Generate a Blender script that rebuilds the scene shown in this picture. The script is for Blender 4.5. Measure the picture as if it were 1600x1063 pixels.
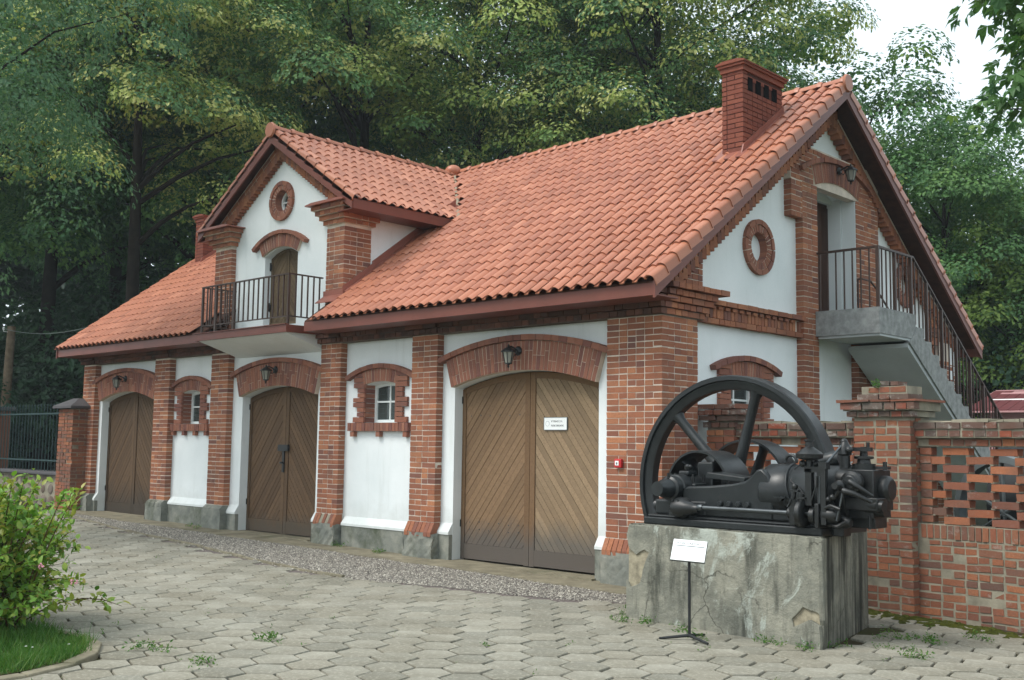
import bpy, math, random
import numpy as np
from mathutils import Vector, Matrix
random.seed(7)
rng = np.random.default_rng(7)
for _o in list(bpy.data.objects):
    bpy.data.objects.remove(_o)
SC = bpy.context.scene
COL = SC.collection
V3 = Vector
rad = math.radians

# ------------------------------------------------------------------ camera
F_PX, YAW, PITCH, ROLL = 1700.0, rad(43.70489), rad(5.53277), rad(0.78295)
CAM = V3((7.64405, -10.59341, 1.61006))
_fw = V3((-math.sin(YAW) * math.cos(PITCH), math.cos(YAW) * math.cos(PITCH), math.sin(PITCH)))
_rt = V3((math.cos(YAW), math.sin(YAW), 0))
_up = _rt.cross(_fw)
_r2 = _rt * math.cos(ROLL) + _up * math.sin(ROLL)
_u2 = _r2.cross(_fw)
cam = bpy.data.cameras.new('camera')
cam.sensor_width = 36.0
cam.lens = 36.0 * F_PX / 1600.0
cam.clip_start = 0.05
cam.clip_end = 2000
camo = bpy.data.objects.new('camera', cam)
camo.matrix_world = Matrix(((_r2.x, _u2.x, -_fw.x, CAM.x), (_r2.y, _u2.y, -_fw.y, CAM.y), (_r2.z, _u2.z, -_fw.z, CAM.z), (0, 0, 0, 1)))
COL.objects.link(camo)
SC.camera = camo

def heading(px, dist):
    """ground point in the compass direction of a photo column, dist metres from the camera"""
    d = _r2 * ((px - 800) / F_PX) + _fw
    h = V3((d.x, d.y)).normalized()
    return V3((CAM.x + h.x * dist, CAM.y + h.y * dist, 0))

# ------------------------------------------------------------------ world, sun, exposure
SUN_EL, SUN_AZ = rad(52), rad(205)     # azimuth clockwise from +Y (north)
w = bpy.data.worlds.new('World')
SC.world = w
w.use_nodes = True
nt = w.node_tree
nt.nodes.clear()
sky = nt.nodes.new('ShaderNodeTexSky')
sky.sky_type = 'NISHITA'
sky.sun_disc = False
sky.sun_elevation = SUN_EL
sky.sun_rotation = SUN_AZ
sky.air_density = 1.0
sky.dust_density = 3.0
sky.ozone_density = 1.0
mixw = nt.nodes.new('ShaderNodeMix')
mixw.data_type = 'RGBA'
mixw.inputs['Factor'].default_value = 0.80       # thin even overcast over the blue
mixw.inputs['B'].default_value = (9.2, 10.4, 11.0, 1)
bg = nt.nodes.new('ShaderNodeBackground')
bg.inputs['Strength'].default_value = 0.102
wo = nt.nodes.new('ShaderNodeOutputWorld')
nt.links.new(sky.outputs['Color'], mixw.inputs['A'])
nt.links.new(mixw.outputs['Result'], bg.inputs['Color'])
nt.links.new(bg.outputs['Background'], wo.inputs['Surface'])

sun = bpy.data.lights.new('sun', 'SUN')
sun.energy = 2.0
sun.angle = rad(24)
sun.color = (1.0, 0.97, 0.92)
suno = bpy.data.objects.new('sun', sun)
_sd = V3((math.sin(SUN_AZ) * math.cos(SUN_EL), math.cos(SUN_AZ) * math.cos(SUN_EL), math.sin(SUN_EL)))
suno.rotation_euler = _sd.to_track_quat('Z', 'Y').to_euler()
suno.location = (0, -20, 30)
COL.objects.link(suno)
SC.view_settings.view_transform = 'Standard'
SC.view_settings.look = 'None'
SC.view_settings.exposure = 0.50
SC.view_settings.gamma = 1.0
SC.view_settings.use_curve_mapping = False

# ------------------------------------------------------------------ helpers
FX = (V3((0, 0, 0)), V3((1, 0, 0)), V3((0, 0, 1)), V3((0, -1, 0)))    # front facade frame: u = x, v = z, n = -y
GX = (V3((0, 0, 0)), V3((0, 1, 0)), V3((0, 0, 1)), V3((1, 0, 0)))     # gable frame: u = y, v = z, n = x

def fr_at(fr, u, v, n):
    return fr[0] + fr[1] * u + fr[2] * v + fr[3] * n

def tag(o, label=None, cat=None, group=None, kind=None):
    if label: o['label'] = label
    if cat: o['category'] = cat
    if group: o['group'] = group
    if kind: o['kind'] = kind
    return o

def put(o, parent):
    COL.objects.link(o)
    if parent is not None:
        o.parent = parent
        o.matrix_parent_inverse = parent.matrix_basis.inverted()
    return o

def thing(name, loc, label, cat, group=None, rz=0.0):
    o = bpy.data.objects.new(name, None)
    o.empty_display_size = 0.2
    o.matrix_basis = Matrix.Translation(loc) @ Matrix.Rotation(rz, 4, 'Z')
    COL.objects.link(o)
    return tag(o, label, cat, group)

def copy_tree(o, parent=None, mat=None):
    c = o.copy()
    COL.objects.link(c)
    if parent is not None:
        c.parent = parent
        c.matrix_parent_inverse = o.matrix_parent_inverse.copy()
    if mat is not None:
        c.matrix_basis = mat
    for ch in [x for x in list(COL.objects) if x.parent == o]:
        copy_tree(ch, c)
    return c

class MB:
    def __init__(s):
        s.v, s.f, s.r = [], [], []
    def add(s, vs, fs, r=0.0):
        b = len(s.v)
        s.v.extend([tuple(p) for p in vs])
        s.f.extend([tuple(b + i for i in q) for q in fs])
        s.r.extend([r] * len(fs))
    def fbox(s, fr, u0, u1, v0, v1, n0, n1, r=0.0, jit=0.0):
        p = []
        for n in (n0, n1):
            for (u, v) in ((u0, v0), (u1, v0), (u1, v1), (u0, v1)):
                q = fr_at(fr, u, v, n)
                if jit:
                    q = q + V3((random.uniform(-jit, jit), random.uniform(-jit, jit), random.uniform(-jit, jit)))
                p.append(q)
        s.add(p, [(3, 2, 1, 0), (4, 5, 6, 7), (0, 1, 5, 4), (1, 2, 6, 5), (2, 3, 7, 6), (3, 0, 4, 7)], r)
    def box(s, x0, x1, y0, y1, z0, z1, r=0.0, jit=0.0):
        s.fbox(FX, x0, x1, z0, z1, -y1, -y0, r, jit)
    def prism(s, poly, fr, n0, n1, r=0.0):
        a = sum(poly[i][0] * poly[(i + 1) % len(poly)][1] - poly[(i + 1) % len(poly)][0] * poly[i][1] for i in range(len(poly)))
        if a < 0: poly = poly[::-1]
        k = len(poly)
        p = [fr_at(fr, u, v, n0) for u, v in poly] + [fr_at(fr, u, v, n1) for u, v in poly]
        s.add(p, [tuple(range(k - 1, -1, -1)), tuple(range(k, 2 * k))] + [(i, (i + 1) % k, k + (i + 1) % k, k + i) for i in range(k)], r)
    def cyl(s, p0, p1, r0, r1=None, n=12, caps=True, r=0.0):
        s.lathe(p0, V3(p1) - V3(p0), [(0, r0), (1, r0 if r1 is None else r1)], n, caps, r)
    def lathe(s, p0, ax, prof, n=16, caps=True, r=0.0):
        p0 = V3(p0); ax = V3(ax)
        z = ax.normalized()
        x = z.orthogonal().normalized(); y = z.cross(x)
        b = []
        for t, rr in prof:
            for i in range(n):
                a = 2 * math.pi * i / n
                b.append(p0 + ax * t + (x * math.cos(a) + y * math.sin(a)) * rr)
        fs = []
        for k in range(len(prof) - 1):
            for i in range(n):
                j = (i + 1) % n
                fs.append((k * n + i, k * n + j, (k + 1) * n + j, (k + 1) * n + i))
        if caps:
            fs.append(tuple(range(n - 1, -1, -1)))
            fs.append(tuple((len(prof) - 1) * n + i for i in range(n)))
        s.add(b, fs, r)
    def tube(s, pts, rr, n=8, r=0.0):
        pts = [V3(p) for p in pts]
        rads = rr if isinstance(rr, (list, tuple)) else [rr] * len(pts)
        b, fs = [], []
        x = None
        for i, p in enumerate(pts):
            d = (pts[min(i + 1, len(pts) - 1)] - pts[max(i - 1, 0)]).normalized()
            if x is None: x = d.orthogonal().normalized()
            else:
                x = (x - d * x.dot(d))
                x = x.normalized() if x.length > 1e-6 else d.orthogonal().normalized()
            y = d.cross(x)
            for k in range(n):
                a = 2 * math.pi * k / n
                b.append(p + (x * math.cos(a) + y * math.sin(a)) * rads[i])
        for i in range(len(pts) - 1):
            for k in range(n):
                j = (k + 1) % n
                fs.append((i * n + k, i * n + j, (i + 1) * n + j, (i + 1) * n + k))
        fs.append(tuple(range(n - 1, -1, -1)))
        fs.append(tuple((len(pts) - 1) * n + k for k in range(n)))
        s.add(b, fs, r)
    def sphere(s, c, rr, n=12, m=8, sz=1.0):
        prof = [(-math.cos(math.pi * k / m), max(1e-4, math.sin(math.pi * k / m))) for k in range(m + 1)]
        c = V3(c)
        s.lathe(c, V3((0, 0, rr * sz)), [(t, q * rr) for t, q in prof], n, False)
    def mesh(s, name, smooth=None):
        me = bpy.data.meshes.new(name)
        me.from_pydata(s.v, [], s.f)
        a = me.attributes.new('rnd', 'FLOAT', 'FACE')
        a.data.foreach_set('value', np.array(s.r, dtype=np.float32))
        if smooth is not None:
            me.polygons.foreach_set('use_smooth', [True] * len(me.polygons))
            try: me.set_sharp_from_angle(angle=rad(smooth))
            except Exception: pass
        me.update()
        return me
    def build(s, name, mat, parent=None, smooth=None, bevel=0.0, **kw):
        me = s.mesh(name, smooth)
        me.materials.append(MT[mat])
        o = bpy.data.objects.new(name, me)
        put(o, parent)
        if bevel:
            b = o.modifiers.new('bevel', 'BEVEL'); b.width = bevel; b.segments = 2; b.limit_method = 'ANGLE'; b.angle_limit = rad(40)
        return tag(o, **kw)

def np_mesh(name, verts, faces, rnd, mat, parent=None, smooth=False, **kw):
    """verts (N,3), faces (M,k) numpy -> mesh object"""
    me = bpy.data.meshes.new(name)
    M, k = faces.shape
    me.vertices.add(len(verts)); me.vertices.foreach_set('co', np.ascontiguousarray(verts, dtype=np.float32).ravel())
    me.loops.add(M * k); me.loops.foreach_set('vertex_index', np.ascontiguousarray(faces, dtype=np.int32).ravel())
    me.polygons.add(M); me.polygons.foreach_set('loop_start', np.arange(0, M * k, k, dtype=np.int32))
    me.polygons.foreach_set('loop_total', np.full(M, k, dtype=np.int32))
    me.polygons.foreach_set('use_smooth', np.full(M, bool(smooth)))
    a = me.attributes.new('rnd', 'FLOAT', 'FACE'); a.data.foreach_set('value', np.ascontiguousarray(rnd, dtype=np.float32))
    me.update(calc_edges=True)
    me.materials.append(MT[mat])
    if parent == 'mesh': return me
    o = bpy.data.objects.new(name, me)
    put(o, parent)
    return tag(o, **kw)

def clip_poly(poly, a, b, c):
    """keep a*u + b*v <= c"""
    out = []
    for i in range(len(poly)):
        p, q = poly[i], poly[(i + 1) % len(poly)]
        dp, dq = a * p[0] + b * p[1] - c, a * q[0] + b * q[1] - c
        if dp <= 0: out.append(p)
        if (dp < 0 < dq) or (dq < 0 < dp):
            t = dp / (dp - dq)
            out.append((p[0] + (q[0] - p[0]) * t, p[1] + (q[1] - p[1]) * t))
    return out

def gz(x, y=0.0):
    return -0.06 - 0.012 * x

# ------------------------------------------------------------------ materials
MT = {}
def srgb(r, g, b):
    f = lambda c: (c / 255) / 12.92 if c / 255 <= 0.04045 else (((c / 255) + 0.055) / 1.055) ** 2.4
    return (f(r), f(g), f(b), 1)

class NM:
    """small node-material builder"""
    def __init__(s, name, rough=0.8, spec=0.3, metal=0.0):
        m = bpy.data.materials.new(name); m.use_nodes = True
        s.m, s.t = m, m.node_tree
        s.t.nodes.clear()
        s.out = s.n('ShaderNodeOutputMaterial')
        s.p = s.n('ShaderNodeBsdfPrincipled')
        s.p.inputs['Roughness'].default_value = rough
        s.p.inputs['Specular IOR Level'].default_value = spec
        s.p.inputs['Metallic'].default_value = metal
        s.l(s.p.outputs[0], s.out.inputs['Surface'])
        s.tc = s.n('ShaderNodeTexCoord')
        MT[name] = m
    def n(s, t): return s.t.nodes.new(t)
    def l(s, a, b): s.t.links.new(a, b)
    def noise(s, scale, detail=6, rough=0.6, coord='Object', stretch=None, dist=0.0):
        n = s.n('ShaderNodeTexNoise'); n.inputs['Scale'].default_value = scale; n.inputs['Detail'].default_value = detail
        n.inputs['Roughness'].default_value = rough; n.inputs['Distortion'].default_value = dist
        if coord == 'World':
            if not hasattr(s, 'geo'): s.geo = s.n('ShaderNodeNewGeometry')
            src = s.geo.outputs['Position']
        else: src = s.tc.outputs[coord]
        if stretch:
            mp = s.n('ShaderNodeMapping'); mp.inputs['Scale'].default_value = stretch; s.l(src, mp.inputs['Vector']); src = mp.outputs[0]
        s.l(src, n.inputs['Vector'])
        return n.outputs['Fac']
    def ramp(s, fac, stops, interp='LINEAR'):
        r = s.n('ShaderNodeValToRGB'); e = r.color_ramp; e.interpolation = interp
        while len(e.elements) < len(stops): e.elements.new(0.5)
        for el, (p, c) in zip(e.elements, stops):
            el.position = p; el.color = c if len(c) == 4 else (*c, 1)
        s.l(fac, r.inputs['Fac'])
        return r.outputs['Color']
    def mix(s, fac, a, b, mode='MIX'):
        m = s.n('ShaderNodeMix'); m.data_type = 'RGBA'; m.blend_type = mode
        for v, k in ((fac, 'Factor'), (a, 'A'), (b, 'B')):
            if isinstance(v, (int, float)): m.inputs[k].default_value = v
            elif isinstance(v, tuple): m.inputs[k].default_value = v if len(v) == 4 else (*v, 1)
            else: s.l(v, m.inputs[k])
        return m.outputs['Result']
    def math(s, op, a, b=0.0):
        m = s.n('ShaderNodeMath'); m.operation = op
        for i, v in enumerate((a, b)):
            if isinstance(v, (int, float)): m.inputs[i].default_value = v
            else: s.l(v, m.inputs[i])
        return m.outputs[0]
    def rnd(s):
        """per-piece random: face attribute for joined pieces, object random for single ones"""
        a = s.n('ShaderNodeAttribute'); a.attribute_name = 'rnd'
        o = s.n('ShaderNodeObjectInfo')
        return s.math('FRACT', s.math('ADD', a.outputs['Fac'], o.outputs['Random']))
    def color(s, c):
        if isinstance(c, tuple): s.p.inputs['Base Color'].default_value = c if len(c) == 4 else (*c, 1)
        else: s.l(c, s.p.inputs['Base Color'])
    def bump(s, h, strength=0.3, dist=0.01):
        b = s.n('ShaderNodeBump'); b.inputs['Strength'].default_value = strength; b.inputs['Distance'].default_value = dist
        s.l(h, b.inputs['Height']); s.l(b.outputs[0], s.p.inputs['Normal'])
    def rough(s, fac, a, b):
        r = s.ramp(fac, [(0, (a, a, a)), (1, (b, b, b))]); s.l(r, s.p.inputs['Roughness'])

def simple(name, col, rough=0.7, spec=0.3, metal=0.0, var=0.25, scale=6.0, bump=0.15):
    m = NM(name, rough, spec, metal)
    f = m.noise(scale)
    a = tuple(c * (1 - var) for c in col[:3]); b = tuple(min(1, c * (1 + var)) for c in col[:3])
    m.color(m.ramp(f, [(0.3, a), (0.7, b)]))
    if bump: m.bump(m.noise(scale * 9), bump, 0.004)
    return m

def brick_mat(name, cols, soot, sootamt, white=0.0, wth=0.60):
    m = NM(name, 0.9, 0.2)
    r = m.rnd()
    st = [((i + 0.5) / len(cols), c) for i, c in enumerate(cols)]
    c = m.ramp(r, st)
    c = m.mix(m.ramp(m.noise(48, 5, 0.65, 'World'), [(0.35, (0, 0, 0)), (0.75, (0.55, 0.55, 0.55))]), c, tuple(x * 0.60 for x in cols[0][:3]))
    # soot and grime patches with a shape of their own
    g = m.ramp(m.noise(1.6, 8, 0.65, 'World'), [(0.50, (0, 0, 0)), (0.70, (sootamt,) * 3)])
    c = m.mix(g, c, soot)
    if white:
        g2 = m.ramp(m.noise(5.5, 9, 0.75, 'World', stretch=(1, 1, 1.5)), [(wth, (0, 0, 0)), (wth + .09, (white,) * 3)])
        c = m.mix(g2, c, (0.40, 0.38, 0.34, 1))
    m.color(c)
    m.bump(m.noise(60, 6, 0.7, 'World'), 0.6, 0.006)
    return m

B1 = [srgb(150, 97, 75), srgb(174, 115, 85), srgb(138, 91, 75), srgb(188, 128, 93), srgb(120, 85, 78), srgb(164, 107, 81)]
brick_mat('brick_house', B1, (0.11, 0.075, 0.06, 1), 0.5, 0.10)
B2 = [srgb(138, 90, 70), srgb(156, 101, 74), srgb(116, 80, 69), srgb(166, 109, 78), srgb(104, 82, 74), srgb(146, 93, 72)]
brick_mat('brick_garden', B2, (0.12, 0.095, 0.08, 1), 0.75, 0.4, 0.58)
B2d = [srgb(112, 84, 74), srgb(98, 88, 80), srgb(134, 84, 66), srgb(88, 82, 76), srgb(146, 80, 60)]
brick_mat('brick_coping', B2d, (0.16, 0.15, 0.13, 1), 0.8, 0.7, 0.54)
B3 = [srgb(164, 104, 74), srgb(152, 95, 71), srgb(126, 86, 75), srgb(170, 110, 80)]
brick_mat('brick_open', B3, (0.12, 0.08, 0.065, 1), 0.7, 0.25)
brick_mat('brick_cornice', [srgb(112, 78, 66), srgb(98, 72, 64), srgb(124, 86, 72), srgb(84, 66, 60)], (0.05, 0.042, 0.04, 1), 0.9, 0.08)  # darker brick for the front cornice courses
B4 = [srgb(132, 78, 64), srgb(140, 84, 68), srgb(124, 73, 61)]
brick_mat('brick_chimney', B4, (0.12, 0.07, 0.06, 1), 0.25, 0.0)
B5 = [srgb(150, 100, 82), srgb(160, 110, 90), srgb(140, 94, 78), srgb(126, 86, 78)]
brick_mat('brick_arch', B5, (0.14, 0.1, 0.085, 1), 0.45, 0.12)
simple('mortar_house', srgb(206, 194, 180), 0.95, 0.1, var=0.22, scale=5, bump=0.4)
simple('mortar_garden', srgb(140, 134, 118), 0.95, 0.1, var=0.35, scale=5, bump=0.6)
simple('mortar_cornice', srgb(104, 92, 82), 0.95, 0.1, var=0.4, scale=3, bump=0.4)
simple('mortar_chimney', srgb(84, 56, 50), 0.95, 0.1, var=0.15, scale=5)

m = NM('plaster', 0.9, 0.2)
c = m.ramp(m.noise(1.1, 6), [(0.3, srgb(222, 228, 228)), (0.7, srgb(236, 240, 240))])
st = m.ramp(m.noise(1.3, 8, 0.7, stretch=(2.2, 2.2, 0.25)), [(0.56, (0, 0, 0)), (0.78, (0.40,) * 3)])
c = m.mix(st, c, srgb(186, 190, 184))
sx = m.n('ShaderNodeSeparateXYZ'); m.l(m.tc.outputs['Object'], sx.inputs[0])
hh = m.math('ADD', sx.outputs['Z'], m.math('MULTIPLY', m.math('SUBTRACT', m.noise(3.0, 7, 0.7), 0.5), 0.9))
sd_ = m.n('ShaderNodeMapRange'); sd_.inputs['From Min'].default_value = 0.75; sd_.inputs['From Max'].default_value = 0.30; sd_.inputs['To Max'].default_value = 0.32; m.l(hh, sd_.inputs['Value'])
c = m.mix(sd_.outputs[0], c, srgb(160, 160, 148)); m.color(c)
m.bump(m.noise(9, 5), 0.25, 0.012)

m = NM('plinth_render', 0.95, 0.15)
c = m.ramp(m.noise(3.0, 8, 0.7), [(0.25, srgb(96, 100, 96)), (0.5, srgb(128, 130, 122)), (0.75, srgb(160, 158, 146))])
c = m.mix(m.ramp(m.noise(1.7, 7, 0.7), [(0.5, (0, 0, 0)), (0.68, (0.75,) * 3)]), c, srgb(66, 74, 52)); m.color(c)
m.bump(m.noise(16, 7), 0.6, 0.015)

m = NM('roof_tile', 0.42, 0.48)
r = m.rnd()
c = m.ramp(r, [(0.0, srgb(158, 98, 74)), (0.3, srgb(176, 111, 83)), (0.6, srgb(182, 117, 89)), (0.85, srgb(166, 103, 79)), (1, srgb(196, 131, 102))])
c = m.mix(m.ramp(m.noise(1.0, 7, 0.65, 'World'), [(0.5, (0, 0, 0)), (0.75, (0.35,) * 3)]), c, srgb(160, 106, 86))
c = m.mix(m.ramp(m.noise(26, 5, 0.7, 'World'), [(0.58, (0, 0, 0)), (0.72, (0.4,) * 3)]), c, srgb(128, 92, 78)); m.color(c)
m.bump(m.noise(90, 3, 0.6, 'World'), 0.15, 0.002)

simple('brown_metal', srgb(112, 62, 50), 0.45, 0.4, var=0.12, scale=3, bump=0.05)
simple('soffit_wood', srgb(74, 48, 38), 0.8, 0.2, var=0.3, scale=8)
simple('flashing', srgb(142, 86, 72), 0.4, 0.4, var=0.1, scale=4, bump=0.05)
simple('valley_mortar', srgb(150, 138, 120), 0.9, 0.1, var=0.3, scale=12, bump=0.5)

def wood(name, c0, c1, weather, wz0, wz1):
    m = NM(name, 0.75, 0.25)
    r = m.rnd()
    g = m.noise(14, 6, 0.6, stretch=(1, 1, 1), dist=0.6)
    c = m.mix(g, c0, c1)
    c = m.mix(m.math('MULTIPLY', r, 0.6), c, tuple(x * 0.62 for x in c0[:3]) + (1,))
    c = m.mix(m.ramp(m.noise(40, 3, 0.6), [(0.45, (0, 0, 0)), (0.8, (0.45,) * 3)]), c, tuple(x * 0.5 for x in c0[:3]) + (1,))
    # greyed, splashed foot of the door: wear with its own ragged edge
    sp = m.n('ShaderNodeSeparateXYZ'); m.l(m.tc.outputs['Object'], sp.inputs[0])
    h = m.math('ADD', sp.outputs['Z'], m.math('MULTIPLY', m.math('SUBTRACT', m.noise(5, 6, 0.7, stretch=(1, 1, 0.4)), 0.5), 0.55))
    mr = m.n('ShaderNodeMapRange'); mr.inputs['From Min'].default_value = wz1; mr.inputs['From Max'].default_value = wz0
    mr.inputs['To Min'].default_value = 0; mr.inputs['To Max'].default_value = 0.85; m.l(h, mr.inputs['Value'])
    c = m.mix(mr.outputs[0], c, weather); m.color(c)
    m.bump(m.noise(60, 4, 0.6), 0.25, 0.003)
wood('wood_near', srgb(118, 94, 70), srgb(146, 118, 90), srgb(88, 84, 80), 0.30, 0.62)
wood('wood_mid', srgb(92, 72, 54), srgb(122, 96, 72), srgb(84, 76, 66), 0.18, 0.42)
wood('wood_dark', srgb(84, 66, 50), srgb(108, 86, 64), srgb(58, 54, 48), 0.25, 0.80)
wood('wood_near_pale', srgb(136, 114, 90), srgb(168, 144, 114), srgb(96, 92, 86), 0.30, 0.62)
wood('wood_frame_near', srgb(112, 86, 62), srgb(132, 104, 76), srgb(88, 84, 80), 0.26, 0.55)
wood('wood_old', srgb(92, 76, 58), srgb(128, 108, 82), srgb(80, 70, 56), -9, -8)
wood('wood_gable', srgb(70, 46, 36), srgb(86, 58, 44), srgb(60, 50, 40), -9, -8)
simple('white_paint', srgb(232, 236, 234), 0.5, 0.4, var=0.04, bump=0.05)
m = NM('glass', 0.06, 0.6); m.color((0.10, 0.125, 0.12)); m.p.inputs['Transmission Weight'].default_value = 0.45; m.p.inputs['IOR'].default_value = 1.45
simple('curtain', srgb(150, 156, 150), 0.9, 0.1)
simple('dark_inside', srgb(40, 38, 36), 0.9, 0.1)
simple('void_black', (0.006, 0.006, 0.007), 0.95, 0.02)
simple('black_iron', (0.012, 0.013, 0.014), 0.45, 0.5, var=0.3)
simple('rail_brown', srgb(66, 48, 40), 0.5, 0.4, var=0.2)
simple('lamp_glass', srgb(150, 150, 140), 0.15, 0.5)
simple('red_plastic', srgb(186, 40, 44), 0.35, 0.5, var=0.08, bump=0)
simple('sign_white', srgb(242, 244, 242), 0.5, 0.4, var=0.02, bump=0)
simple('ink', srgb(70, 74, 80), 0.7, 0.2, bump=0)
simple('ink_pale', srgb(176, 182, 186), 0.7, 0.2, bump=0)
m = NM('engine_paint', 0.42, 0.45)
c = m.ramp(m.noise(4, 8, 0.7), [(0.3, (0.007, 0.009, 0.010)), (0.6, (0.016, 0.019, 0.020)), (0.8, (0.032, 0.036, 0.036))])
c = m.mix(m.ramp(m.noise(11, 7, 0.7), [(0.62, (0, 0, 0)), (0.76, (0.55,) * 3)]), c, srgb(74, 62, 54)); m.color(c)
c = m.mix(m.ramp(m.noise(24, 8, 0.75), [(0.64, (0, 0, 0)), (0.72, (0.6,) * 3)]), c, srgb(96, 76, 62)); m.color(c)
m.rough(m.noise(7, 6), 0.24, 0.52); m.bump(m.noise(45, 5), 0.18, 0.004)
m = NM('engine_greasy', 0.35, 0.5)
c = m.ramp(m.noise(9, 7, 0.7), [(0.3, (0.004, 0.005, 0.005)), (0.7, (0.013, 0.014, 0.014))]); m.color(c)
m.rough(m.noise(12, 6), 0.22, 0.6); m.bump(m.noise(50, 5), 0.25, 0.004)
simple('steel', srgb(84, 88, 90), 0.35, 0.5, metal=0.8, var=0.3, scale=12)
simple('brass_plate', srgb(150, 138, 100), 0.4, 0.5, metal=0.3, var=0.3, scale=30)

m = NM('old_concrete', 0.95, 0.15)
c = m.ramp(m.noise(2.2, 9, 0.72), [(0.22, srgb(88, 89, 82)), (0.45, srgb(128, 128, 117)), (0.6, srgb(154, 152, 138)), (0.8, srgb(184, 181, 166))])
c = m.mix(m.ramp(m.noise(2.0, 8, 0.7, stretch=(3, 3, 0.5)), [(0.50, (0, 0, 0)), (0.66, (0.75,) * 3)]), c, srgb(62, 64, 58))
c = m.mix(m.ramp(m.noise(1.5, 8, 0.75, stretch=(1.6, 1.6, 1), dist=0.8), [(0.55, (0, 0, 0)), (0.62, (0.8,) * 3)]), c, srgb(184, 190, 180))
vo = m.n('ShaderNodeTexVoronoi'); vo.feature = 'DISTANCE_TO_EDGE'; vo.inputs['Scale'].default_value = 2.1
mpv = m.n('ShaderNodeMix'); mpv.data_type = 'VECTOR'; mpv.inputs['Factor'].default_value = 0.22
nz = m.n('ShaderNodeTexNoise'); nz.inputs['Scale'].default_value = 3.5; nz.inputs['Detail'].default_value = 6; m.l(m.tc.outputs['Object'], nz.inputs['Vector'])
m.l(m.tc.outputs['Object'], mpv.inputs['A']); m.l(nz.outputs['Color'], mpv.inputs['B']); m.l(mpv.outputs['Result'], vo.inputs['Vector'])
crk = m.ramp(vo.outputs['Distance'], [(0.0, (1, 1, 1)), (0.012, (0, 0, 0))])
c = m.mix(m.mix(1.0, crk, m.ramp(m.noise(1.3, 3), [(0.45, (0, 0, 0)), (0.6, (0.8,) * 3)]), 'MULTIPLY'), c, srgb(52, 50, 44)); m.color(c)
m.bump(m.noise(14, 9, 0.75), 0.8, 0.03)
m = NM('oily_shaded_concrete', 0.95, 0.15)  # darker old_concrete: oil stains, with the right face's shade put into the colour
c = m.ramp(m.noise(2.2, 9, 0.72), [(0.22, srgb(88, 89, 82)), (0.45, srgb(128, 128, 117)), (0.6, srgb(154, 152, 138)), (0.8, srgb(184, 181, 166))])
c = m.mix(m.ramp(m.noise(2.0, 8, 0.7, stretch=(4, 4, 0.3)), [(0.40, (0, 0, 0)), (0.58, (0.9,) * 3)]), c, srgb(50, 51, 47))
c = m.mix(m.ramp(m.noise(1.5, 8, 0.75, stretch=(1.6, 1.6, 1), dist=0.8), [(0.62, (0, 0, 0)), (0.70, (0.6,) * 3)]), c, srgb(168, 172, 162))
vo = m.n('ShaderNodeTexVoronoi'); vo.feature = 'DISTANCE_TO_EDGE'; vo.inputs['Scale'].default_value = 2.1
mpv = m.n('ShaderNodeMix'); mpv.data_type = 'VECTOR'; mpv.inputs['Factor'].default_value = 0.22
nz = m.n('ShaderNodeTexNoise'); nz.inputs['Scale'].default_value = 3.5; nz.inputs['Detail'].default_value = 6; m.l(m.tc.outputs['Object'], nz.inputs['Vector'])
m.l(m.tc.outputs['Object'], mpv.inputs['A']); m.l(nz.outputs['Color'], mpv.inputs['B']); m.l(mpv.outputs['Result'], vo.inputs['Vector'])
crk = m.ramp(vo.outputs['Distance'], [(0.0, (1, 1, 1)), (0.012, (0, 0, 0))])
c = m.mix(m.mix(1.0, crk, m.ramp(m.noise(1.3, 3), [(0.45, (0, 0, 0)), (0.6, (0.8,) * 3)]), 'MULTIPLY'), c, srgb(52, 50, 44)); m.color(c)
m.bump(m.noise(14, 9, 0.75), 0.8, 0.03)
simple('concrete_wound', srgb(150, 142, 122), 0.95, 0.1, var=0.4, scale=14, bump=1.0)
simple('concrete_grey', srgb(146, 148, 146), 0.95, 0.15, var=0.3, scale=10, bump=0.8)
simple('concrete_soffit', srgb(186, 192, 192), 0.95, 0.15, var=0.08, scale=3, bump=0.2)
m = NM('apron', 0.95, 0.15)
c = m.ramp(m.noise(2.5, 8, 0.7), [(0.25, srgb(98, 92, 78)), (0.55, srgb(134, 127, 108)), (0.8, srgb(166, 158, 138))])
c = m.mix(m.ramp(m.noise(1.2, 7), [(0.55, (0, 0, 0)), (0.7, (0.7,) * 3)]), c, srgb(88, 90, 68)); m.color(c); m.bump(m.noise(18, 8), 0.6, 0.012)

m = NM('paver', 0.92, 0.2)
r = m.rnd()
c = m.ramp(r, [(0, srgb(128, 126, 115)), (0.35, srgb(146, 143, 131)), (0.7, srgb(158, 154, 141)), (1, srgb(136, 131, 117))])
c = m.mix(m.ramp(m.noise(1.5, 9, 0.7, coord='Generated' if False else 'Object'), [(0.42, (0, 0, 0)), (0.66, (0.55,) * 3)]), c, srgb(116, 110, 96))
ge = m.n('ShaderNodeNewGeometry')
np_ = m.n('ShaderNodeTexNoise'); np_.inputs['Scale'].default_value = 0.9; np_.inputs['Detail'].default_value = 9; np_.inputs['Roughness'].default_value = 0.72; m.l(ge.outputs['Position'], np_.inputs['Vector'])
c = m.mix(m.ramp(np_.outputs['Fac'], [(0.42, (0, 0, 0)), (0.68, (0.6,) * 3)]), c, srgb(104, 99, 84))
np2 = m.n('ShaderNodeTexNoise'); np2.inputs['Scale'].default_value = 30; np2.inputs['Detail'].default_value = 6; np2.inputs['Roughness'].default_value = 0.7; m.l(ge.outputs['Position'], np2.inputs['Vector'])
c = m.mix(m.ramp(np2.outputs['Fac'], [(0.5, (0, 0, 0)), (0.75, (0.6,) * 3)]), c, srgb(190, 186, 170)); m.color(c)
m.bump(np2.outputs['Fac'], 0.5, 0.008)

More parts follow.
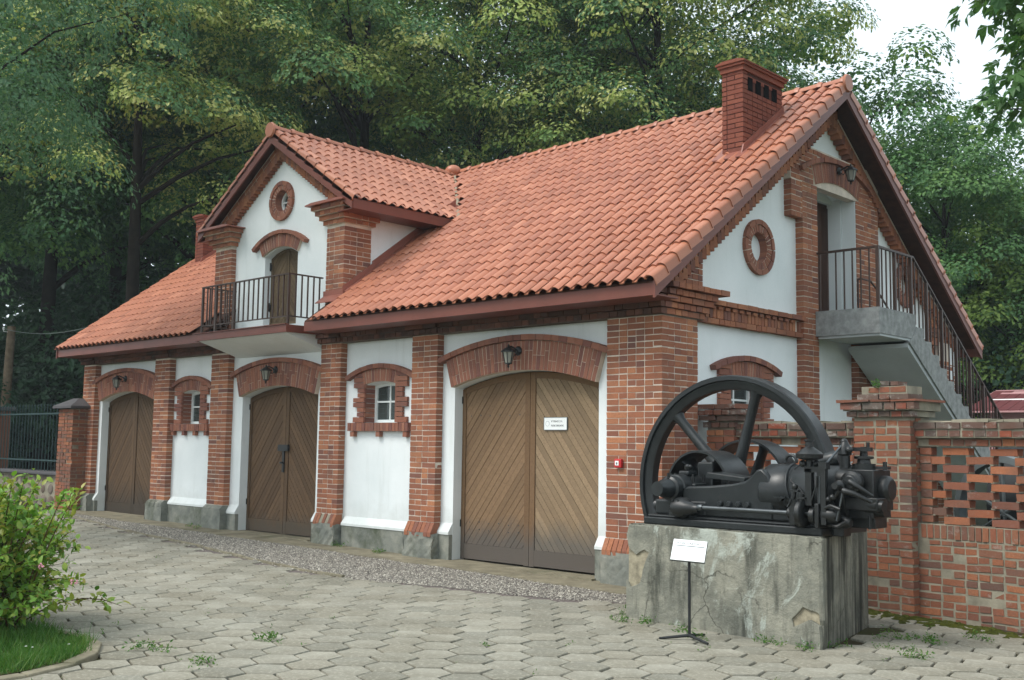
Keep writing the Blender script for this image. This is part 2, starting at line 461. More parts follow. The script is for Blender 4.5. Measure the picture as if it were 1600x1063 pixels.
m = NM('joint_soil', 1.0, 0.05)
c = m.ramp(m.noise(2.0, 8, 0.7), [(0.3, srgb(52, 48, 36)), (0.5, srgb(70, 64, 50)), (0.7, srgb(60, 66, 38))]); m.color(c); m.bump(m.noise(60, 5), 0.6, 0.01)
m = NM('ground_soil', 1.0, 0.05)
c = m.ramp(m.noise(0.6, 8, 0.7), [(0.3, srgb(58, 66, 36)), (0.5, srgb(72, 78, 44)), (0.7, srgb(80, 72, 52))]); m.color(c); m.bump(m.noise(20, 6), 0.6, 0.03)
m = NM('gravel', 0.95, 0.15)
r = m.rnd(); c = m.ramp(r, [(0, srgb(104, 100, 94)), (0.4, srgb(130, 125, 117)), (0.75, srgb(150, 144, 133)), (0.95, srgb(184, 178, 166))]); m.color(c)
simple('gravel_bed', srgb(112, 104, 100), 1.0, 0.05, var=0.4, scale=50, bump=1.0)
m = NM('moss', 1.0, 0.05)
c = m.ramp(m.noise(14, 7, 0.7), [(0.3, srgb(44, 50, 22)), (0.55, srgb(74, 78, 34)), (0.75, srgb(98, 92, 48))]); m.color(c); m.bump(m.noise(60, 6), 1.0, 0.02)

def leaf(name, cols, trans=0.30, rough=0.5):
    m = NM(name, rough, 0.35)
    r = m.rnd()
    c = m.ramp(r, [(i / max(1, len(cols) - 1), c) for i, c in enumerate(cols)])
    m.color(c)
    tr = m.n('ShaderNodeBsdfTranslucent')
    hs = m.n('ShaderNodeHueSaturation'); hs.inputs['Value'].default_value = 1.25; hs.inputs['Saturation'].default_value = 1.1
    m.l(c, hs.inputs['Color']); m.l(hs.outputs[0], tr.inputs['Color'])
    mx = m.n('ShaderNodeMixShader'); mx.inputs[0].default_value = trans
    m.l(m.p.outputs[0], mx.inputs[1]); m.l(tr.outputs[0], mx.inputs[2]); m.l(mx.outputs[0], m.out.inputs['Surface'])
leaf('leaf_linden', [(0.074, 0.17, 0.066), (0.12, 0.242, 0.081), (0.193, 0.323, 0.095), (0.369, 0.467, 0.116), (0.58, 0.58, 0.218)])
leaf('leaf_dark', [(0.045, 0.122, 0.055), (0.069, 0.17, 0.069), (0.112, 0.243, 0.082), (0.188, 0.34, 0.093)])
leaf('leaf_shade', [(0.02, 0.056, 0.031), (0.033, 0.083, 0.041), (0.05, 0.112, 0.048)])  # undergrowth and far wood leaves, with woodland shade put into the colour
leaf('leaf_maple', [(0.046, 0.121, 0.045), (0.072, 0.169, 0.05), (0.118, 0.23, 0.06), (0.212, 0.327, 0.075)])
leaf('leaf_light', [(0.074, 0.139, 0.029), (0.113, 0.196, 0.039), (0.15, 0.237, 0.046), (0.226, 0.278, 0.066)])
leaf('leaf_birch', [(0.063, 0.148, 0.069), (0.101, 0.204, 0.087), (0.152, 0.259, 0.099)])
leaf('leaf_shrub', [(0.072, 0.184, 0.022), (0.12, 0.265, 0.039), (0.168, 0.322, 0.05), (0.264, 0.356, 0.055), (0.336, 0.287, 0.066)], 0.3, 0.4)
leaf('grass', [(0.037, 0.12, 0.017), (0.062, 0.168, 0.022), (0.088, 0.204, 0.033), (0.138, 0.204, 0.044)], 0.3)
simple('bark', srgb(38, 34, 30), 0.95, 0.1, var=0.4, scale=5, bump=0.8)
simple('stem', srgb(84, 66, 48), 0.9, 0.1, var=0.3, scale=9)
simple('petal_pink', srgb(222, 160, 172), 0.7, 0.2, var=0.2, bump=0)
simple('petal_white', srgb(240, 240, 236), 0.7, 0.2, var=0.05, bump=0)
simple('pole_wood', srgb(112, 98, 82), 0.9, 0.1, var=0.3, scale=8, bump=0.5)
simple('fence_green', srgb(44, 66, 66), 0.6, 0.3, var=0.2)
simple('wire', srgb(90, 100, 96), 0.6, 0.3)
m = NM('fieldstone', 0.95, 0.1); r = m.rnd()
c = m.ramp(r, [(0, srgb(100, 92, 84)), (0.4, srgb(126, 116, 106)), (0.75, srgb(112, 96, 84)), (1, srgb(140, 130, 118))]); c = m.mix(m.ramp(m.noise(8, 7), [(0.5, (0, 0, 0)), (0.7, (0.5,) * 3)]), c, srgb(80, 78, 66)); m.color(c); m.bump(m.noise(20, 6), 0.6, 0.015)
simple('cap_slate', srgb(84, 82, 84), 0.7, 0.3, var=0.15, scale=5)
simple('maroon', srgb(104, 56, 58), 0.45, 0.4, var=0.08, scale=3, bump=0)
simple('maroon_pale', srgb(190, 146, 146), 0.4, 0.4, var=0.06, scale=3, bump=0)
simple('shade_dark', srgb(34, 38, 40), 0.6, 0.3, var=0.3)
simple('machine_grey', srgb(104, 112, 114), 0.6, 0.3, var=0.2)

# ------------------------------------------------------------------ bricks
BRICKS = []        # (score, matrix columns, owner, material)
def lay(owner, mat, fr, u0, u1, v0, v1, nf, dep, course=0.077, joint=0.011, hole=None, corner=None, start=0.0, first=0, rough=0.0):
    """courses of single bricks whose faces stand at n = nf; corner = 'hi' lets the last brick turn the corner"""
    k = first
    v = v0
    while v + course * 0.6 < v1:
        lv = min(course, v1 - v) - joint
        odd = k % 2
        u = u0
        seq = []
        L = 0.26 if odd else 0.13
        if corner == 'hi':
            uu = u1
            while uu > u0 + 0.03:
                l = min(L, uu - u0)
                if 0 < uu - l - u0 < 0.06: l = uu - u0
                seq.append((uu - l, uu)); uu -= l
                if odd and random.random() < 0.45: L = 0.13 if L > 0.2 else 0.26
                elif not odd: L = 0.13
        else:
            u = u0
            first_l = (0.13 if odd else 0.26) if start else L
            l = first_l if not start else (first_l)
            while u < u1 - 0.03:
                l = min(l, u1 - u)
                if 0 < u1 - u - l < 0.06: l = u1 - u
                seq.append((u, u + l)); u += l
                l = L
                if odd and random.random() < 0.4: l = 0.13
        for i, (a, b) in enumerate(seq):
            uc, vc = (a + b) / 2, v + lv / 2 + joint / 2
            if hole and hole(uc, vc): continue
            d = dep
            if corner == 'hi' and i == 0: d = 0.12 if odd else 0.25
            n1 = nf + random.uniform(-0.002, 0.002) + (random.uniform(-rough, rough * .5) * (2.6 if random.random() < .04 else .6) if rough else 0)
            a2 = a if abs(a - u0) < 1e-6 else a + joint / 2
            b2 = b if abs(b - u1) < 1e-6 else b - joint / 2
            uc = (a2 + b2) / 2; lu = b2 - a2
            if lu < 0.02: continue
            q = fr_at(fr, uc + random.uniform(-.0015, .0015), vc + random.uniform(-.0025, .0025), n1 - d / 2)
            if rough:
                q = q + fr[1] * random.uniform(-rough, rough) * .7 + fr[2] * random.uniform(-rough, rough) * .5
                tw = random.uniform(-.05, .05) * (rough / .01)
                U2 = (fr[1] * math.cos(tw) + fr[2] * math.sin(tw)) if lu > .05 else fr[1]
                BRICKS.append([q, U2, fr[3].cross(U2), fr[3], lu * random.uniform(.93, 1.0), lv * random.uniform(.88, 1.03), d, owner, mat])
            else: BRICKS.append([q, fr[1], fr[2], fr[3], lu, lv + random.uniform(-.003, .003), d, owner, mat])
        v += course; k += 1

_cube_f = np.array([(3, 2, 1, 0), (4, 5, 6, 7), (0, 1, 5, 4), (1, 2, 6, 5), (2, 3, 7, 6), (3, 0, 4, 7)])
_cube_v = np.array([(-.5, -.5, -.5), (.5, -.5, -.5), (.5, .5, -.5), (-.5, .5, -.5), (-.5, -.5, .5), (.5, -.5, .5), (.5, .5, .5), (-.5, .5, .5)])
_variants = {}
def brick_mesh(mat, k):
    if (mat, k) not in _variants:
        r2 = np.random.default_rng(k + 31)
        v = _cube_v + r2.uniform(-1, 1, (8, 3)) * np.array([0.018, 0.035, 0.012])
        _variants[(mat, k)] = np_mesh('brick', v, _cube_f, np.zeros(6), mat, 'mesh')
    return _variants[(mat, k)]

def flush_bricks(limit, singles_ok, stuff_name='brickwork'):
    """the largest bricks in view become single parts, the rest one joined part per owner"""
    global BRICKS
    def score(b):
        d = CAM - b[0]
        return b[4] * b[5] * max(0.05, d.normalized().dot(b[3])) / d.length_squared if singles_ok(b) else -1
    sc = sorted(range(len(BRICKS)), key=lambda i: -score(BRICKS[i]))
    single = set(i for i in sc[:limit] if score(BRICKS[i]) > 0)
    groups = {}
    for i, b in enumerate(BRICKS):
        q, U, Vv, N, lu, lv, d, owner, mat = b
        if i in single:
            o = bpy.data.objects.new('brick', brick_mesh(mat, random.randrange(6)))
            o.matrix_basis = Matrix(((U.x * lu, Vv.x * lv, N.x * d, q.x), (U.y * lu, Vv.y * lv, N.y * d, q.y), (U.z * lu, Vv.z * lv, N.z * d, q.z), (0, 0, 0, 1)))
            put(o, owner)
        else:
            groups.setdefault((owner.name, mat), []).append(b)
    for (on, mat), bs in groups.items():
        n = len(bs)
        vs = np.empty((n, 8, 3)); r = rng.random(n)
        for j, (q, U, Vv, N, lu, lv, d, owner, _m) in enumerate(bs):
            loc = (_cube_v + rng.uniform(-1, 1, (8, 3)) * np.array([0.012, 0.03, 0.01])) * np.array([lu, lv, d])
            B = np.array([[*U], [*Vv], [*N]])
            vs[j] = loc @ B + np.array([*q])
        fs = (_cube_f[None] + (np.arange(n) * 8)[:, None, None]).reshape(-1, 4)
        np_mesh(stuff_name, vs.reshape(-1, 3), fs, np.repeat(r, 6), mat, bpy.data.objects[on], kind='stuff')
    BRICKS = []

def arc_z(u, uc, half, spring, apex):
    rise = apex - spring
    R = (half * half + rise * rise) / (2 * rise)
    return apex - R + math.sqrt(max(0.0, R * R - (u - uc) ** 2)), R

def wall_cells(mb, fr, poly, holes, n0, n1):
    us = sorted(set([min(p[0] for p in poly), max(p[0] for p in poly)] + [h[0] for h in holes] + [h[1] for h in holes]))
    vs = sorted(set([min(p[1] for p in poly), max(p[1] for p in poly)] + [h[2] for h in holes] + [h[3] for h in holes]))
    for i in range(len(us) - 1):
        j = 0
        while j < len(vs) - 1:
            cu = (us[i] + us[i + 1]) / 2
            inh = lambda cv: any(h[0] < cu < h[1] and h[2] < cv < h[3] for h in holes)
            if inh((vs[j] + vs[j + 1]) / 2): j += 1; continue
            k = j
            while k + 1 < len(vs) - 1 and not inh((vs[k + 1] + vs[k + 2]) / 2): k += 1
            q = list(poly)
            q = clip_poly(q, -1, 0, -us[i]); q = clip_poly(q, 1, 0, us[i + 1])
            q = clip_poly(q, 0, -1, -vs[j]); q = clip_poly(q, 0, 1, vs[k + 1])
            if len(q) >= 3: mb.prism(q, fr, n0, n1)
            j = k + 1

def arch_filler(mb, fr, u0, u1, spring, apex, top, n0, n1, seg=18):
    """wall between the arc and the straight top of its opening"""
    uc, half = (u0 + u1) / 2, (u1 - u0) / 2
    for i in range(seg):
        a, b = u0 + (u1 - u0) * i / seg, u0 + (u1 - u0) * (i + 1) / seg
        za, zb = arc_z(a, uc, half, spring, apex)[0], arc_z(b, uc, half, spring, apex)[0]
        mb.prism([(a, za), (b, zb), (b, top), (a, top)], fr, n0, n1)

def circle_filler(mb, fr, uc, vc, half, R, n0, n1, seg=32):
    for i in range(seg):
        q = []
        for t in (i, i + 1):
            a = 2 * math.pi * t / seg
            c, s = math.cos(a), math.sin(a)
            k = half / max(abs(c), abs(s))
            q.append(((uc + c * R, vc + s * R), (uc + c * k, vc + s * k)))
        mb.prism([q[0][0], q[0][1], q[1][1], q[1][0]], fr, n0, n1)

def brick_arch(parent, fr, u0, u1, spring, apex, h, n0, n1, label_over=0.08, label_h=0.07, name='arch', flat_ends=False, bw=0.072):
    """ring of standing bricks with a projecting course over it"""
    uc, half = (u0 + u1) / 2, (u1 - u0) / 2
    rise = apex - spring
    R = (half * half + rise * rise) / (2 * rise)
    cz = apex - R
    A = math.asin(half / R)
    mb = MB()
    k = max(5, int(round(2 * A * (R + h / 2) / bw)))
    # mortar bed
    bed = MB()
    seg = 24
    for i in range(seg):
        a, b = -A + 2 * A * i / seg, -A + 2 * A * (i + 1) / seg
        P = lambda t, r: (uc + math.sin(t) * r, cz + math.cos(t) * r)
        bed.prism([P(a, R + 0.002), P(b, R + 0.002), P(b, R + h), P(a, R + h)], fr, n0, n1 - 0.005)
    bo = bed.build(name, 'mortar_arch', parent)
    for i in range(k):
        a, b = -A + 2 * A * (i + 0.075) / k, -A + 2 * A * (i + 0.925) / k
        split = random.choice([[0, 0.34, 1], [0, 0.66, 1], [0, 0.5, 1], [0, 1]]) if h > 0.3 else [0, 1]
        for j in range(len(split) - 1):
            r0, r1 = R + h * split[j] + 0.003, R + h * split[j + 1] - 0.003
            mb.prism([P(a, r0), P(b, r0), P(b, r1), P(a, r1)], fr, n1 - 0.05, n1 + random.uniform(-.004, .004), random.random())
    # projecting course
    A2 = A + label_over / R
    R1, R2 = R + h + 0.004, R + h + 0.004 + label_h
    k2 = max(4, int(round(2 * A2 * R2 / 0.14)))
    for i in range(k2):
        a, b = -A2 + 2 * A2 * (i + 0.02) / k2, -A2 + 2 * A2 * (i + 0.98) / k2
        mb.prism([P(a, R1), P(b, R1), P(b, R2), P(a, R2)], fr, n0, n1 + 0.045 + random.uniform(-.004, .004), random.random())
    mb.build('arch_bricks', 'brick_arch', bo, kind='stuff')
    return bo
simple('mortar_arch', srgb(204, 186, 168), 0.95, 0.1, var=0.15, scale=6)

# ------------------------------------------------------------------ the house
HOUSE = thing('brick_house', (-7.6, 4.3, 0), 'white plastered coach house with red brick pilasters and orange tiled roof', 'house')
S = 0.735                       # front roof pitch
EY, EZ = -0.62, 3.50            # front eave edge
RY = 4.20                       # ridge
RZ = EZ + (RY - EY) * S
BEY, BEZ = 9.25, 3.47           # rear eave
XL, XR = -15.35, 0.33           # roof ends
S2 = (RZ - BEZ) / (BEY - RY)
roof_z = lambda y: EZ + (y - EY) * S if y <= RY else RZ - (y - RY) * S2
DXC, DHW, DS, DRZ = -8.10, 2.34, 0.655, 6.98       # dormer: centre, half width of roof, pitch, ridge height
dorm_z = lambda x: DRZ - abs(x - DXC) * DS
WALL_N, WALL_B = -0.13, -0.36
DOORS = [(-3.72, -1.07, 2.42, 2.62), (-9.22, -6.98, 2.40, 2.57), (-14.60, -12.30, 2.42, 2.60)]
WINS = [(-5.36, 0.74), (-10.93, 0.66)]

# front wall
wb = MB()
holes = [(d[0], d[1], -0.4, d[3]) for d in DOORS] + [(c - h / 2, c + h / 2, 1.93, 2.56) for c, h in WINS]
wall_cells(wb, FX, [(-15.2, -0.3), (-0.02, -0.3), (-0.02, 3.62), (-15.2, 3.62)], holes, WALL_B, WALL_N)
for d in DOORS: arch_filler(wb, FX, d[0], d[1], d[2], d[3], d[3], WALL_B, WALL_N)
for c, h in WINS: arch_filler(wb, FX, c - h / 2, c + h / 2, 2.512, 2.56, 2.56, WALL_B, WALL_N, 8)
front_wall = wb.build('wall', 'plaster', HOUSE)
# gable wall
gb = MB()
gpoly = [(0.02, -0.3), (8.88, -0.3), (8.88, 3.62), (RY, RZ - 0.16), (0.02, 3.80)]
GWIN = (2.03, 0.80)
GDOOR = (3.86, 5.10, 3.40, 5.62)
OC1, OC2 = (2.38, 4.36), (7.07, 4.38)
gholes = [(GWIN[0] - .4, GWIN[0] + .4, 1.93, 2.56), GDOOR] + [(o[0] - .36, o[0] + .36, o[1] - .36, o[1] + .36) for o in (OC1, OC2)]
wall_cells(gb, GX, gpoly, gholes, -0.38, -0.12)
arch_filler(gb, GX, GWIN[0] - .4, GWIN[0] + .4, 2.512, 2.56, 2.56, -0.38, -0.12, 8)
for o in (OC1, OC2): circle_filler(gb, GX, o[0], o[1], 0.36, 0.21, -0.38, -0.12)
gb.build('gable_wall', 'plaster', HOUSE)
bk = MB()
bk.box(-15.2, 0, 8.6, 8.86, -0.3, 3.5)
bk.prism([(0.02, -0.3), (8.86, -0.3), (8.86, 3.55), (RY, RZ - 0.2), (0.02, 3.55)], GX, -15.22, -15.0)
bk.build('rear_wall', 'plaster', HOUSE)
ins = MB(); ins.box(-14.9, -0.6, 0.9, 8.5, -0.2, -0.1); ins.box(-14.9, -0.5, 0.4, 8.5, 3.3, 3.4); ins.box(-14.9, -0.5, 3.9, 4.0, -0.2, 3.3)
ins.build('inner_floor', 'dark_inside', HOUSE)

def rough_box(mb, x0, x1, y0, y1, z0, z1, amp, st=0.07):
    """box whose front, right and top faces are an uneven, chipped skin"""
    nx, nz = max(2, int((x1 - x0) / st)), max(2, int((z1 - z0) / st))
    def patch(P, nu, nv):
        b = len(mb.v)
        for j in range(nv + 1):
            for i in range(nu + 1):
                edge = 1.6 if (i in (0, nu) or j in (0, nv)) else 1.0
                p = P(i / nu, j / nv)
                mb.v.append((p[0] + random.uniform(-amp, amp) * .5 * edge, p[1] + random.uniform(-amp, amp) * .6, p[2] + random.uniform(-amp, amp) * .5 * edge))
        for j in range(nv):
            for i in range(nu):
                mb.f.append((b + j * (nu + 1) + i, b + j * (nu + 1) + i + 1, b + (j + 1) * (nu + 1) + i + 1, b + (j + 1) * (nu + 1) + i)); mb.r.append(0)
    patch(lambda u, v: (x0 + (x1 - x0) * u, y0, z0 + (z1 - z0) * v), nx, nz)
    patch(lambda u, v: (x1, y0 + (y1 - y0) * u, z0 + (z1 - z0) * v), max(2, int((y1 - y0) / st)), nz)
    patch(lambda u, v: (x0, y1 + (y0 - y1) * u, z0 + (z1 - z0) * v), max(2, int((y1 - y0) / st)), nz)
    mb.box(x0 + amp * 1.5, x1 - amp * 1.5, y0 + amp * 1.5, y1, z0, z1 - .002)
# pilasters
PIL = [(-0.84, 0.0), (-4.52, -3.97), (-6.76, -6.24), (-10.09, -9.53), (-12.17, -11.60), (-15.25, -14.72)]
for i, (a, b) in enumerate(PIL):
    core = MB()
    if i == 0:
        core.box(a + .004, -0.0045, 0.0045, 0.745, -0.3, 3.52)
    else:
        core.box(a + .004, b - .004, 0.0045, 0.14, -0.3, 3.22)
    p = core.build('pilaster', 'mortar_house', HOUSE)
    z0 = 0.50 if i < 3 else 0.48
    if i == 0:
        lay(p, 'brick_house', FX, a, b, z0, 3.22, 0.0, 0.11, corner='hi')
        # the gable face of the corner, toothed into the front bricks
        k = 0; v = z0
        while v + 0.05 < 3.22:
            odd = k % 2
            lay(p, 'brick_house', GX, 0.13 if odd else 0.26, 0.75, v, v + 0.077, 0.0, 0.11, first=k + 1)
            v += 0.077; k += 1
    else:
        lay(p, 'brick_house', FX, a, b, z0, 3.22, 0.0, 0.125, first=i)
    # foot: rendered plinth with a sloping course of bricks on edge
    ft = MB()
    pz = 0.34 if i < 3 else 0.40
    ex = 0.05
    y1 = 0.80 if i == 0 else 0.14
    x1 = b + (0.06 if i == 0 else ex * .6)
    def foot_pt(x, y, z):
        return V3((x, y, z))
    rough_box(ft, a - ex * .6, x1, -0.072, y1, -0.35, pz, 0.010 if i in (0, 3, 4, 5) else 0.022)
    ft.build('pilaster_foot', 'plinth_render', p)
    sl = MB()
    wd = MB(); wd.prism([(0.055, pz - .04), (0.06, pz + .012), (-0.006, z0 - .012), (-0.1, z0 - .012), (-0.1, pz - .04)], (V3((a, 0, 0)), V3((0, -1, 0)), V3((0, 0, 1)), V3((-1, 0, 0))), -(b - a + (.05 if i == 0 else .01)), 0); wd.build('foot_bedding', 'mortar_garden', p)
    nb = max(3, int((x1 - a) / 0.075))
    for j in range(nb):
        if i in (1, 2) and random.random() < 0.15: continue
        xa = a - .01 + (x1 - a) * j / nb
        xb = xa + (x1 - a) / nb - 0.009
        yo = random.uniform(-.008, .008)
        sl.prism([(0.07 + yo, pz - 0.04), (0.07 + yo, pz + 0.02), (0.004, z0 - 0.004), (-0.1, z0 - 0.004), (-0.1, pz - 0.04)],
                 (V3((xa, 0, 0)), V3((0, -1, 0)), V3((0, 0, 1)), V3((-1, 0, 0))), -(xb - xa), 0, random.random())
    if i == 0:
        for j in range(9):
            ya = 0.0 + 0.085 * j
            sl.prism([(0.06, pz - .06), (0.065, pz + .03), (0.004, z0 - .004), (-.1, z0 - .004), (-.1, pz - .06)],
                     (V3((0, ya, 0)), V3((1, 0, 0)), V3((0, 0, 1)), V3((0, -1, 0))), -0.076, 0, random.random())
    sl.build('sloping_course', 'brick_house' if i < 3 else 'plinth_render', p, kind='stuff')

# gable piers
GP = [(3.43, 3.86, 5.47), (5.10, 5.86, 5.47)]
for a, b, zt in GP:
    core = MB(); core.fbox(GX, a + .008, b - .008, -0.3, zt, -0.14, -0.0045)
    p = core.build('pier', 'mortar_house', HOUSE)
    lay(p, 'brick_house', GX, a, b, 0.1, zt, 0.0, 0.13, first=int(a))
core = MB(); core.fbox(GX, 3.10, 5.88, 5.46, 6.03, -0.14, -0.0045); core.fbox(GX, 3.118, 3.44, 4.93, 5.46, -0.14, -0.0045)
p = core.build('pier_head', 'mortar_house', HOUSE)
ghole = lambda u, v: (v < arc_z(u, 4.48, 0.75, 5.50, 5.62)[0] + 0.34 and 3.78 < u < 5.18) or v > roof_z(u) - 0.25
lay(p, 'brick_house', GX, 3.11, 5.88, 5.47, 6.02, 0.0, 0.13, hole=ghole)
lay(p, 'brick_house', GX, 3.11, 3.43, 4.92, 5.47, 0.0, 0.13)
brick_arch(HOUSE, GX, 3.80, 5.16, 5.48, 5.60, 0.30, -0.13, 0.012, 0.32, 0.07)
core = MB(); core.fbox(GX, 8.10, 8.90, -0.3, 3.5, -0.14, -0.0045)
p = core.build('pilaster', 'mortar_house', HOUSE)
lay(p, 'brick_house', GX, 8.09, 8.90, 0.1, 3.22, 0.0, 0.13)
# brick infill above the corner pilasters
core = MB(); core.prism([(0.03, 3.4), (0.885, 3.4), (0.885, 4.24), (0.03, 3.62)], GX, -0.14, -0.03)
p = core.build('gable_shoulder', 'mortar_house', HOUSE)
lay(p, 'brick_house', GX, 0.02, 0.90, 3.55, 4.3, -0.022, 0.1, hole=lambda u, v: v > roof_z(u) - 0.28)
lay(p, 'brick_house', GX, 7.95, 8.86, 3.5, 4.2, -0.022, 0.1, hole=lambda u, v: v > roof_z(u) - 0.28)

# cornice under the eaves
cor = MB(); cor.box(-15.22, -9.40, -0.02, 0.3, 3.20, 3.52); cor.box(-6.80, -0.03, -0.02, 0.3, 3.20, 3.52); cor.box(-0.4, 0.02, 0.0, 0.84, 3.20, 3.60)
corn = cor.build('cornice', 'mortar_cornice', HOUSE)
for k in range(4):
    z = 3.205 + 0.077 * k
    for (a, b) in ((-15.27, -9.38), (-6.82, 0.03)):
        lay(corn, 'brick_cornice', FX, a - .02 * k, b + .02 * k, z, z + 0.077, 0.035 + 0.035 * k, 0.2, first=k)
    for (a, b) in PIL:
        if k < 3: lay(corn, 'brick_cornice', FX, a - .04 - .02 * k, b + .04 + .02 * k, z, z + 0.077, 0.07 + 0.04 * k, 0.12, first=k)
    lay(corn, 'brick_house', GX, -0.03, 0.86 + .05 * k, z, z + .077, 0.035 + 0.035 * k, 0.2, first=k + 1)
lay(corn, 'brick_house', GX, -0.05, 1.18, 3.515, 3.59, 0.20, 0.3, first=0)
# frieze band on the gable
for (a, b) in ((0.75, 3.43), (5.86, 8.1)):
    bb = MB(); bb.fbox(GX, a, b, 3.20, 3.50, -0.14, -0.075)
    bd = bb.build('frieze_band', 'mortar_house', HOUSE)
    lay(bd, 'brick_house', GX, a, b, 3.19, 3.267, -0.02, 0.1, first=1)
    sb = MB()
    n = int((b - a) / 0.083)
    for j in range(n):
        u = a + (b - a) * j / n
        if random.random() < 0.03: continue
        sb.fbox(GX, u + .006, u + (b - a) / n - .006, 3.272, 3.42, -0.13, -0.045 + random.uniform(-.005, .005), random.random())
        if j % 2 == 0: sb.fbox(GX, u + .006, u + (b - a) / n + .02, 3.385, 3.424, -0.12, -0.015, random.random())
    sb.build('frieze_bricks', 'brick_house', bd, kind='stuff')
    lay(bd, 'brick_house', GX, a, b + .03, 3.43, 3.505, 0.015, 0.1, first=1)

# raking brick bands along the gables, with stepped lower edge
def rake_band(parent, fr, u0, v0, u1, v1, off0, off1, nf, dep, step=0.105):
    d = V3((u1 - u0, v1 - v0)); L = d.length; d = d / L
    nrm = V3((d.y, -d.x))
    if nrm.y > 0: nrm = -nrm
    U = fr[1] * d.x + fr[2] * d.y
    Vv = fr[1] * -nrm.x + fr[2] * -nrm.y
    O = fr[0] + fr[1] * u0 + fr[2] * v0
    f2 = (O, U, Vv, fr[3])
    if U.cross(Vv).dot(fr[3]) < 0:
        f2 = (O + U * L, -U, Vv, fr[3])
    m = MB(); m.fbox(f2, 0, L, -off1 + .01, -off0, nf - dep, nf - 0.0045)
    o = m.build('raking_band', 'mortar_house', parent)
    lay(o, 'brick_house', f2, 0, L, -off1 + 0.07, -off0, nf, dep)
    # stepped dentils: level bricks hung below the band
    s = MB(); n = int(L / step)
    for j in range(n):
        t = (j + 0.5) / n
        uc, vc = u0 + (u1 - u0) * t + nrm.x * off1, v0 + (v1 - v0) * t + nrm.y * off1
        s.fbox(fr, uc - step * .46, uc + step * .46, vc - 0.035, vc + 0.10, nf - dep, nf + 0.012 + random.uniform(-.004, .004), random.random())
    s.build('stepped_bricks', 'brick_house', o, kind='stuff')
rake_band(HOUSE, GX, -0.3, roof_z(-0.3), RY, RZ, 0.17, 0.46, 0.02, 0.15)
rake_band(HOUSE, GX, RY, RZ, 9.0, roof_z(9.0), 0.15, 0.33, 0.02, 0.15)

# skirts and plinths of the plastered bays
def skirt(fr, a, b, z0, z1, nw, nf):
    sk = MB(); sk.prism([(nw - .05, z0), (nf, z0), (nf, z0 + .035), (nw, z1), (nw - .05, z1)], (fr[0] + fr[1] * a, fr[3], fr[2], -fr[1]), -(b - a), 0); sk.build('plaster_skirt', 'plaster', HOUSE)
    pl = MB(); pl.fbox(fr, a, b, -0.35, z0 - .003, nw - .1, nf - 0.012); pl.build('plinth', 'plinth_render', HOUSE)
for a, b in ((-6.18, -4.56), (-11.56, -10.12)): skirt(FX, a, b, 0.33 if a > -8 else 0.41, 0.47 if a > -8 else .55, WALL_N, -0.045)
for d in DOORS:
    lo = {-3.72: -3.965, -9.22: -9.52, -14.60: -14.71}[d[0]]; hi = {-1.07: -0.85, -6.98: -6.77, -12.30: -12.18}[d[1]]
    for a, b in ((lo, d[0]), (d[1], hi)): skirt(FX, a + .004, b - .004, 0.34, 0.50, WALL_N, -0.05)
skirt(GX, 0.76, 3.42, 0.33, 0.47, -0.12, -0.03)

for d in DOORS: brick_arch(HOUSE, FX, d[0], d[1], d[2], d[3], 0.40, WALL_N - .02, -0.045, 0.10, 0.075)

